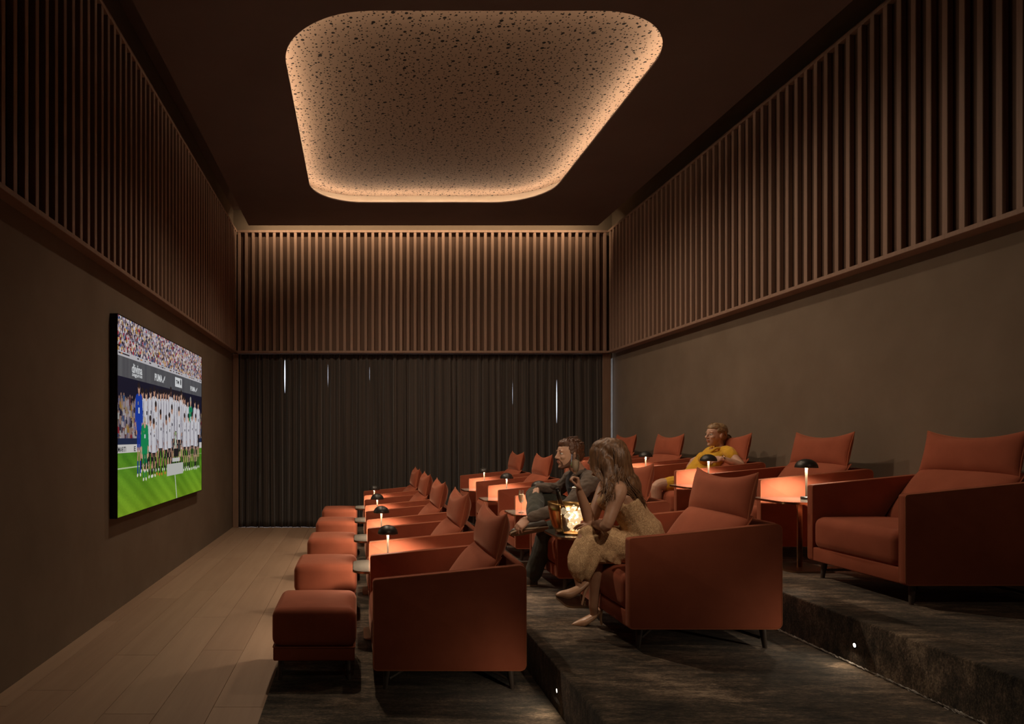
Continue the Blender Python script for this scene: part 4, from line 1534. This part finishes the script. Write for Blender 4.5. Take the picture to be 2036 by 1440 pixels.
# draped skirt over the crossed shin
def drape(mb, secs, seg=36, fold=.10, nf=7, ph=0.0):
    vs, fs = [], []
    for i, (c, rx, ry) in enumerate(secs):
        k_ = i / (len(secs) - 1)
        for k in range(seg):
            a = 2 * math.pi * k / seg
            m_ = 1 + fold * k_ * math.sin(nf * a + ph + 1.5 * k_)
            vs.append(Vector(c) + Vector((rx * m_ * math.cos(a), ry * m_ * math.sin(a), .02 * k_ * math.sin(3 * a + ph))))
    for i in range(len(secs) - 1):
        for k in range(seg):
            fs.append((i * seg + k, (i + 1) * seg + k, (i + 1) * seg + (k + 1) % seg, i * seg + (k + 1) % seg))
    fs.append(tuple(range(seg))); fs.append(tuple((len(secs) - 1) * seg + k for k in range(seg))[::-1])
    mb.add(vs, fs)
drape(D, [(V(1176, 1062, 4.33), .060, .085), (V(1171, 1078, 4.32), .085, .105), (V(1163, 1098, 4.31), .093, .118), (V(1158, 1116, 4.29), .090, .120), (V(1155, 1132, 4.27), .070, .105), (V(1155, 1146, 4.26), .050, .080), (V(1158, 1152, 4.25), .034, .058)], nf=6, fold=.16)
drape(D, [(V(1200, 1085, 4.31), .10, .10), (V(1197, 1100, 4.31), .115, .115), (V(1198, 1114, 4.31), .110, .110)], nf=9, fold=.10, ph=1)
finish(D, 'dress', M['lace'], w, .0055, 4, (.0045, 20, (1.2, 1, .55)))
S = MB()
for a0 in (-.065, .075):
    c0 = V(1238, 1000, 4.345) + Vector((.085, a0, .0)); c1 = V(1226, 962, 4.355) + Vector((.05, a0 * 1.25, .012)); c2 = V(1212, 985, 4.35) + Vector((-.05, a0, .0))
    S.tube([Vector(q) for q in spline([c0, c1 + Vector((.012, 0, -.02)), c1 + Vector((-.03, 0, .012)), c2], 5)], .0045, 6)
plain(S, 'dress_straps', M['lace'], w)
def pump(heel, ball, toe, sole, name='shoe'):
    P = MB()
    d = (ball - heel); d.z = 0; d = d.normalized()
    side = Vector((0, 0, 1)).cross(d)
    q = [(heel + Vector((0, 0, .026)) - d * .012, .032), (heel.lerp(ball, .4) + Vector((0, 0, .000)), .032), (ball + Vector((0, 0, .002)), .037), (toe + Vector((0, 0, -.002)), .022), (toe + d * .028 + Vector((0, 0, -.008)), .009)]
    vs, fs = [], []
    sp = spline([(a.x, a.y, a.z, r) for a, r in q], 5)
    sg = 14
    for s_ in sp:
        c = Vector(s_[:3]); r = s_[3]
        for k in range(sg):
            an = 2 * math.pi * k / sg
            vs.append(c + side * (r * 1.05 * math.cos(an)) + Vector((0, 0, 1)) * (r * (.80 if math.sin(an) > 0 else .75) * math.sin(an)))
    for i in range(len(sp) - 1):
        for k in range(sg):
            fs.append((i * sg + k, i * sg + (k + 1) % sg, (i + 1) * sg + (k + 1) % sg, (i + 1) * sg + k))
    fs.append(tuple(range(sg))[::-1]); fs.append(tuple((len(sp) - 1) * sg + k for k in range(sg)))
    P.add(vs, fs)
    hb = heel - d * .010 + Vector((0, 0, .005))
    P.tube([hb + Vector((0, 0, .02)), hb + Vector((0, 0, -.012)), hb.lerp(sole, .45), sole], [.020, .016, .0085, .0065], 10)
    return finish(P, name, M['shoe'], w, .004, 3)
pump(lheel, lball + Vector((0, 0, -.004)), ltoe, Vector((V(1196, 1240, 4.43).x, 4.43, RISE + .002)))
pump(rheel, rball, rtoe, V(1157, 1204, 4.22))
# hair: cap, fall and locks
Hh = MB()
hw.ell(Hh, (-.030, 0, .048), (.103, .088, .088))
hw.ell(Hh, (.005, 0, .075), (.085, .074, .055))
hw.ell(Hh, (-.050, 0, -.010), (.075, .084, .090))
hw.ell(Hh, (.000, .070, -.010), (.050, .026, .085))
hw.ell(Hh, (.000, -.070, -.010), (.050, .026, .085))
fall = [(hw.p(-.075, .01, .02), .060), (V(1228, 948, 4.33), .080), (V(1240, 970, 4.32), .083), (V(1256, 992, 4.30), .060), (V(1276, 1008, 4.29), .028)]
chain(Hh, fall, flat=1.35, up=(0, 0, 1))
chain(Hh, [(hw.p(-.02, .075, -.02), .040), (V(1214, 952, 4.24), .040), (V(1212, 975, 4.17), .030), (V(1208, 996, 4.16), .012)])
hair = finish(Hh, 'hair', M['hair_w'], w, .006, 6, (.006, 34, (1, 1, .35)))
L = MB()
paths = []
for i in range(430):
    a = random.uniform(-1.15, 1.15)           # around the head, 0 = back
    u = random.random()
    st = hw.p(-.02 + .05 * random.random(), random.uniform(-.02, .02), .130 + random.uniform(-.004, .004))
    side_y = math.sin(a) * .095
    mid = hw.p(-.030 - .085 * math.cos(a), side_y, .05 + random.uniform(-.02, .02))
    low = hw.p(-.035 - .085 * math.cos(a), side_y * 1.06, -.05 + random.uniform(-.02, .02))
    if i % 9 == 0:
        fx = random.uniform(.02, .075)
        paths.append([st, hw.p(fx, .062, .075), hw.p(fx + .012, .083 - fx * .3, .01), hw.p(fx + .005, .086 - fx * .25, -.07), V(1200 + random.uniform(-4, 8), 958, 4.24), V(1197 + random.uniform(-6, 14), 985 + random.uniform(-8, 8), 4.19)])
    elif random.random() < .30 and side_y > .03 or a > .95:
        e1 = V(random.uniform(1205, 1232), random.uniform(955, 975), random.uniform(4.16, 4.24))
        e2 = V(random.uniform(1196, 1226), random.uniform(985, 1008), random.uniform(4.10, 4.17))
        paths.append([st, mid, low, e1, e2])
    else:
        k = random.uniform(-1, 1)
        e1 = V(1238 + 10 * k, 962 + random.uniform(-6, 6) - 4 * k, 4.33 + side_y * .8 - .05)
        e2 = V(1258 + 12 * k, 990 + random.uniform(-8, 8) - 3 * k, 4.29 + side_y * .5 - .03)
        e3 = V(1276 + 14 * k - 16 * u, 1010 + random.uniform(-16, 12), 4.27 + side_y * .3 - .02)
        e2 = e2 + Vector((random.gauss(0, .008), random.gauss(0, .012), 0))
        paths.append([st, mid, low, e1, e2, e3])
strands(L, paths, .0044)
o = plain(L, 'hair_locks', M['hair_w'], w)
# bracelet-less right hand holds the flute
fl_at = V(1142.5, 971, 4.295)
make_flute('champagne_flute', (rwr.x - .032, rwr.y - .012, fl_at.z), "champagne flute held up in the long-haired woman's hand")

# ---------- man in the grey jacket, middle row
mbase = Vector((2.06, 5.75, RISE + .43))
m = empty('person', mbase, 'seated man with short brown hair and beard in a grey jacket, ankle on knee', 'person')
B = MB()
hm = Head(V(1131.5, 904, 5.72), (-.985, -.16, -.05), (-.06, 0, 1), 1.03)
hm.skull(B)
mnk = V(1155, 946, 5.74)
chain(B, [(hm.p(-.025, 0, -.055), .058), (V(1146, 931, 5.73), .058), (mnk, .066)])
mls, mrs = V(1176, 956, 5.53), V(1140, 949, 5.96)
mle, mre = V(1128, 1006, 5.44), V(1112, 972, 6.06)
mlw, mrw = V(1051, 1031, 5.40), V(1070, 970, 6.02)
am = (.15, -1, 0)
mtr = [(V(1206, 1050, 5.75), am, .150, (-1, 0, -.1), .115), (V(1203, 1030, 5.75), am, .172, (-1, 0, -.3), .120), (V(1194, 1005, 5.75), am, .165, (-1, 0, -.6), .112), (V(1182, 982, 5.75), am, .178, (-1, 0, -.7), .118),
       (V(1169, 963, 5.75), am, .190, (-1, 0, -.7), .115), (V(1160, 951, 5.75), am, .165, (-1, 0, -.5), .085), (V(1155, 945, 5.745), am, .08, (-1, 0, -.4), .060)]
trunk(B, mtr)
chain(B, [(V(1166, 950, 5.66), .055), (mls, .060), (mls.lerp(mle, .5), .050), (mle, .042), (mle.lerp(mlw, .4), .041), (mlw, .027)])
chain(B, [(V(1150, 948, 5.84), .055), (mrs, .060), (mrs.lerp(mre, .5), .050), (mre, .042), (mre.lerp(mrw, .4), .041), (mrw, .027)])
hand(B, mlw, (-.75, -.05, -.62), (.45, .55, -.6), -1, (.42, .45, .5, .55), 1.05, .4)
hand(B, mrw, (-.78, -.22, -.60), (.55, .10, -.75), 1, (.55, .50, .5, .5), 1.05, .3)
mlh, mrh = V(1212, 1046, 5.62), V(1208, 1044, 5.88)
mlk, mrk = V(1092, 1056, 5.60), V(1068, 984, 6.12)
mla, mra = V(1056, 1150, 5.64), V(1060, 1030, 5.62)
chain(B, [(mlh, .090), (mlh.lerp(mlk, .5), .080), (mlk, .060), (mlk.lerp(mla, .35), .056), (mlk.lerp(mla, .75), .040), (mla, .036)])
chain(B, [(mrh, .090), (mrh.lerp(mrk, .5), .080), (mrk, .060), (mrk.lerp(mra, .35), .056), (mrk.lerp(mra, .75), .040), (mra, .036)])
mlhe, mlto = V(1064, 1156, 5.64), V(1034, 1162, 5.60)
mrhe, mrto = V(1086, 1046, 5.50), V(1022, 1056, 5.44)
chain(B, [(mla, .034), (mlhe.lerp(mlto, .4), .028), (mlto, .016)])
chain(B, [(mra, .036), (mrhe.lerp(mrto, .3) + Vector((0, .015, .010)), .030), (mrto + Vector((.03, 0, -.004)), .016)])
finish(B, 'body', M['skin_m'], m, .0048, 4)
hm.details(m, M['hair_m'], brow=1.4)
J = MB()
bigm = [(c, a, ra + .018, b, rb + .016) for c, a, ra, b, rb in mtr[:6]]
trunk(J, bigm)
chain(J, [(V(1166, 951, 5.66), .068), (mls, .074), (mls.lerp(mle, .5), .064), (mle, .056), (mle.lerp(mlw, .5), .051), (mle.lerp(mlw, .95), .039)])
chain(J, [(V(1150, 949, 5.84), .068), (mrs, .074), (mrs.lerp(mre, .5), .064), (mre, .056), (mre.lerp(mrw, .5), .051), (mre.lerp(mrw, .95), .039)])
finish(J, 'jacket', M['jacket'], m, .0065, 4, (.0085, 15, (1, 1, 1.6)))
K = MB()
K.tube([Vector(q) for q in spline([V(1172, 944, 5.68), V(1160, 938, 5.64), V(1144, 944, 5.62), V(1136, 954, 5.66), V(1136, 958, 5.76)], 5)], .018, 8)
plain(K, 'jacket_collar', M['jacket'], m)
K = MB()
chain(K, [(V(1153, 944, 5.735), .074), (V(1146, 955, 5.72), .085), (V(1150, 970, 5.72), .10), (V(1158, 990, 5.72), .095)])
finish(K, 'shirt', M['shirt'], m, .0065, 4, (.005, 18, (1, 1, 1)))
T = MB()
chain(T, [(mlh, .108), (mlh.lerp(mlk, .5), .097), (mlk, .078), (mlk.lerp(mla, .35), .078), (mlk.lerp(mla, .75), .070), (mlk.lerp(mla, .93), .068)])
chain(T, [(mrh, .108), (mrh.lerp(mrk, .5), .097), (mrk, .078), (mrk.lerp(mra, .35), .076), (mrk.lerp(mra, .75), .066), (mrk.lerp(mra, .90), .060)])
chain(T, [(mlh.lerp(mrh, .0), .115), (mlh.lerp(mrh, 1.0), .115)])
finish(T, 'trousers', M['trousers'], m, .0065, 4, (.0075, 14, (1, 1, .7)))
def oxford(heel, toe, upv, name='shoe'):
    d = (toe - heel).normalized(); upv = Vector(upv); upv = (upv - d * upv.dot(d)).normalized(); sd = upv.cross(d)
    P = MB(); Q = MB()
    vs, fs = [], []
    L_ = (toe - heel).length
    secs = [(-.05, .022, .05), (0, .040, .088), (.25, .042, .086), (.45, .045, .074), (.7, .050, .054), (.9, .046, .040), (1.02, .034, .028), (1.12, .012, .010)]
    sg = 16
    for t_, hw_, hh in secs:
        for k in range(sg):
            an = 2 * math.pi * k / sg
            vs.append(heel + d * (t_ * L_) + sd * (hw_ * math.cos(an)) + upv * (max(-.004, hh * math.sin(an)) + .010))
    for i in range(len(secs) - 1):
        for k in range(sg):
            fs.append((i * sg + k, i * sg + (k + 1) % sg, (i + 1) * sg + (k + 1) % sg, (i + 1) * sg + k))
    fs.append(tuple(range(sg))[::-1]); fs.append(tuple((len(secs) - 1) * sg + k for k in range(sg)))
    P.add(vs, fs)
    o = finish(P, name, M['dshoe'], m, .005, 4)
    op = [(-.05, .024), (.03, .034), (.25, .036), (.45, .039), (.7, .048), (.9, .045), (1.03, .032), (1.12, .012)]
    lp = [heel + d * (t_ * L_) + sd * w_ for t_, w_ in op] + [heel + d * (t_ * L_) - sd * w_ for t_, w_ in op[::-1]]
    n = len(lp)
    Q.add([p + upv * .007 for p in lp] + [p - upv * .006 for p in lp], [tuple(range(n)), tuple(range(2 * n - 1, n - 1, -1))] + [(i, i + n, (i + 1) % n + n, (i + 1) % n) for i in range(n)])
    plain(Q, 'shoe_sole', M['sole'], m, angle=30)
oxford(mlhe + Vector((0, 0, -.030)), mlto + Vector((0, 0, .002 - mlto.z + RISE + .012)), (0, 0, 1))
oxford(mrhe + Vector((0, 0, -.020)), mrto + Vector((0, 0, -.018)), (0.05, .62, .78))
Hh = MB()
hm.ell(Hh, (-.030, 0, .052), (.099, .083, .082))
hm.ell(Hh, (.015, 0, .088), (.072, .062, .042))
hm.ell(Hh, (-.060, 0, .000), (.062, .072, .070))
hm.ell(Hh, (-.02, .070, .030), (.045, .014, .045)); hm.ell(Hh, (-.02, -.070, .030), (.045, .014, .045))
finish(Hh, 'hair', M['hair_m'], m, .005, 3, (.006, 60, (1, 1, 1)))
L = MB(); paths = []
for i in range(170):
    a = random.uniform(-2.6, 2.6); q = random.uniform(.05, 1.0)
    b0 = hm.p(-.025 + .080 * math.cos(a) * q, .075 * math.sin(a) * q, .055 + .075 * math.sqrt(1 - q * q * .96))
    d = Vector((random.gauss(.012 if math.cos(a) * q > .3 else -.012, .010), random.gauss(.006 * math.sin(a), .008), random.uniform(.004, .020)))
    paths.append([b0, hm.p(*(hm.R.transposed() @ (b0 - hm.o) / hm.s + d * .6)), hm.p(*(hm.R.transposed() @ (b0 - hm.o) / hm.s + d * 1.3 + Vector((-.012, 0, -.010))))])
strands(L, paths, .0055)
plain(L, 'hair_tufts', M['hair_m'], m)
Bd = MB()
secs = [(-.020, -.062, .0), (-.045, -.064, .0), (-.070, -.055, .0)]
for sy in (-1, 1):
    Bd.tube([hm.p(.000, sy * .0655, .005), hm.p(.010, sy * .0655, -.030), hm.p(.022, sy * .060, -.060), hm.p(.045, sy * .047, -.086), hm.p(.075, sy * .022, -.102), hm.p(.088, 0, -.103)], [.004, .009, .013, .015, .015, .013], 10)
    Bd.tube([hm.p(.098, 0, -.0385), hm.p(.092, sy * .020, -.043), hm.p(.080, sy * .030, -.062), hm.p(.074, sy * .028, -.085)], [.0045, .005, .007, .009], 8)
finish(Bd, 'beard', M['beard'], m, .004, 3, (.0018, 120, (1, 1, 1)))

# ---------- woman in the yellow dress, back row
ybase = Vector((3.60, 7.15, 2 * RISE + .43))
y_ = empty('person', ybase, 'seated woman in a yellow dress with fair hair in a bun, elbow on the armrest', 'person')
B = MB()
hy = Head(V(1423, 866, 7.15), (-.97, -.20, -.02), (.06, 0, 1), 1.0, True)
hy.skull(B)
ynk = V(1431, 892, 7.15)
chain(B, [(hy.p(-.028, 0, -.055), .048), (V(1429, 883, 7.15), .045), (ynk, .054)])
yls, yrs = V(1450, 900, 6.97), V(1414, 899, 7.33)
yle, yre = V(1474, 926, 6.78), V(1392, 912, 7.45)
ylw, yrw = V(1435, 912, 6.80), V(1376, 916, 7.50)
ay = (.45, -1, 0)
ytr = [(V(1378, 966, 7.15), ay, .15, (-1, 0, .5), .10), (V(1381, 955, 7.15), ay, .170, (-1, -.3, .4), .11), (V(1392, 938, 7.15), ay, .145, (-1, -.4, .5), .095), (V(1405, 921, 7.15), ay, .140, (-1, -.4, .6), .092),
       (V(1418, 908, 7.15), ay, .150, (-1, -.4, .6), .090), (V(1428, 898, 7.15), ay, .125, (-1, -.4, .5), .068), (V(1431, 893, 7.15), ay, .06, (-1, -.4, .4), .048)]
trunk(B, ytr)
for s_ in (-.07, .07):
    B.ell(V(1405, 914, 7.12) + Vector((-.045 + s_ * .35, s_, .01)), (.048, .048, .048))
chain(B, [(V(1440, 896, 7.06), .045), (yls, .050), (yls.lerp(yle, .5), .044), (yle, .036), (yle.lerp(ylw, .35), .037), (ylw, .024)])
chain(B, [(V(1424, 896, 7.24), .045), (yrs, .050), (yrs.lerp(yre, .5), .043), (yre, .036), (yre.lerp(yrw, .35), .036), (yrw, .023)])
hand(B, ylw, (-1, .25, -.18), (.1, .6, -.6), -1, (.35, .4, .45, .5), .92, .3)
hand(B, yrw, (-.55, -.05, -.85), (.55, .0, -.4), 1, (.22, .25, .3, .35), .95, .2)
ylh, yrh = V(1384, 962, 7.03), V(1384, 962, 7.26)
ylk, yrk = V(1308, 966, 7.02), V(1310, 964, 7.24)
yla, yra = V(1300, 1030, 7.03), V(1303, 1029, 7.24)
for a, b, c in ((ylh, ylk, yla), (yrh, yrk, yra)):
    chain(B, [(a, .088), (a.lerp(b, .5), .074), (b, .055), (b.lerp(c, .35), .052), (b.lerp(c, .7), .036), (c, .032)])
    chain(B, [(c, .032), (c + Vector((-.05, 0, -.045)), .028), (c + Vector((-.12, 0, -.062)), .020)])
finish(B, 'body', M['skin_y'], y_, .0050, 4)
hy.details(y_, M['hair_y'])
D = MB()
bigy = [(c, a, ra + .013, b, rb + .013) for c, a, ra, b, rb in ytr[:5]]
bigy.append((V(1426, 900, 7.15), ay, .140, (-1, -.4, .5), .080))
trunk(D, bigy)
for s_ in (-.07, .07):
    D.ell(V(1405, 914, 7.12) + Vector((-.045 + s_ * .35, s_, .01)), (.055, .055, .054))
chain(D, [(V(1440, 897, 7.06), .056), (yls, .061), (yls.lerp(yle, .30), .058)])
chain(D, [(V(1424, 897, 7.24), .056), (yrs, .061), (yrs.lerp(yre, .30), .058)])
for a, b in ((ylh, ylk), (yrh, yrk)):
    chain(D, [(a, .104), (a.lerp(b, .35), .096), (a.lerp(b, .70), .084)])
chain(D, [(ylh.lerp(yrh, .5), .105), (ylh.lerp(yrh, .5).lerp(ylk.lerp(yrk, .5), .68), .086)], flat=1.3, up=(0, 0, 1))
finish(D, 'dress', M['yellow'], y_, .0060, 4, (.005, 17, (1, 1, 1)))
Cc = MB()
Cc.tube([Vector(q) for q in spline([V(1440, 893, 7.08), V(1424, 892, 7.05), V(1411, 901, 7.10), V(1409, 896, 7.18), V(1416, 889, 7.25)], 5)], .014, 8)
plain(Cc, 'dress_collar', M['yellow'], y_)
br = MB()
br.tube([ylw + Vector((.012 + .028 * 0, .028 * math.cos(t), .028 * math.sin(t))) for t in np.linspace(0, 2 * math.pi, 17)[:-1]], .005, 6, closed=True)
plain(br, 'bracelet', M['bronze'], y_)
Hh = MB()
hy.ell(Hh, (-.032, 0, .048), (.098, .083, .083))
hy.ell(Hh, (.010, 0, .083), (.072, .066, .042))
hy.ell(Hh, (-.060, 0, .000), (.060, .072, .070))
hy.ell(Hh, (-.125, 0, -.035), (.040, .042, .044))
hy.ell(Hh, (-.075, 0, -.070), (.030, .036, .040))
hy.ell(Hh, (-.005, .070, .048), (.044, .012, .028)); hy.ell(Hh, (-.005, -.070, .048), (.044, .012, .028))
finish(Hh, 'hair', M['hair_y'], y_, .005, 4, (.004, 50, (1, 1, 1)))
L = MB(); paths = []
for i in range(150):
    sy = random.choice((-1, 1)); q = random.random()          # q: 0 at the parting, 1 at the temple
    y0 = sy * (.010 + .062 * q ** .8); z0 = .118 - .075 * q ** 1.6; x0 = .050 - .055 * q ** 2
    paths.append([hy.p(x0, y0, z0), hy.p(x0 - .040, sy * (.016 + .074 * q ** .8), z0 + .012 - .006 * q), hy.p(-.060, sy * (.014 + .066 * q ** .9), .098 - .088 * q), hy.p(-.105, sy * (.010 + .036 * q), .050 - .070 * q), hy.p(-.128, sy * .012, -.020 - .02 * q)])
for i in range(30):
    t = random.uniform(0, 6.28)
    paths.append([hy.p(-.125 + .040 * math.cos(t + k * .8), .030 * math.sin(i), -.035 + .042 * math.sin(t + k * .8)) for k in range(4)])
strands(L, paths, .0038)
plain(L, 'hair_strands', M['hair_y'], y_)

bpy.data.scenes.remove(WORK)
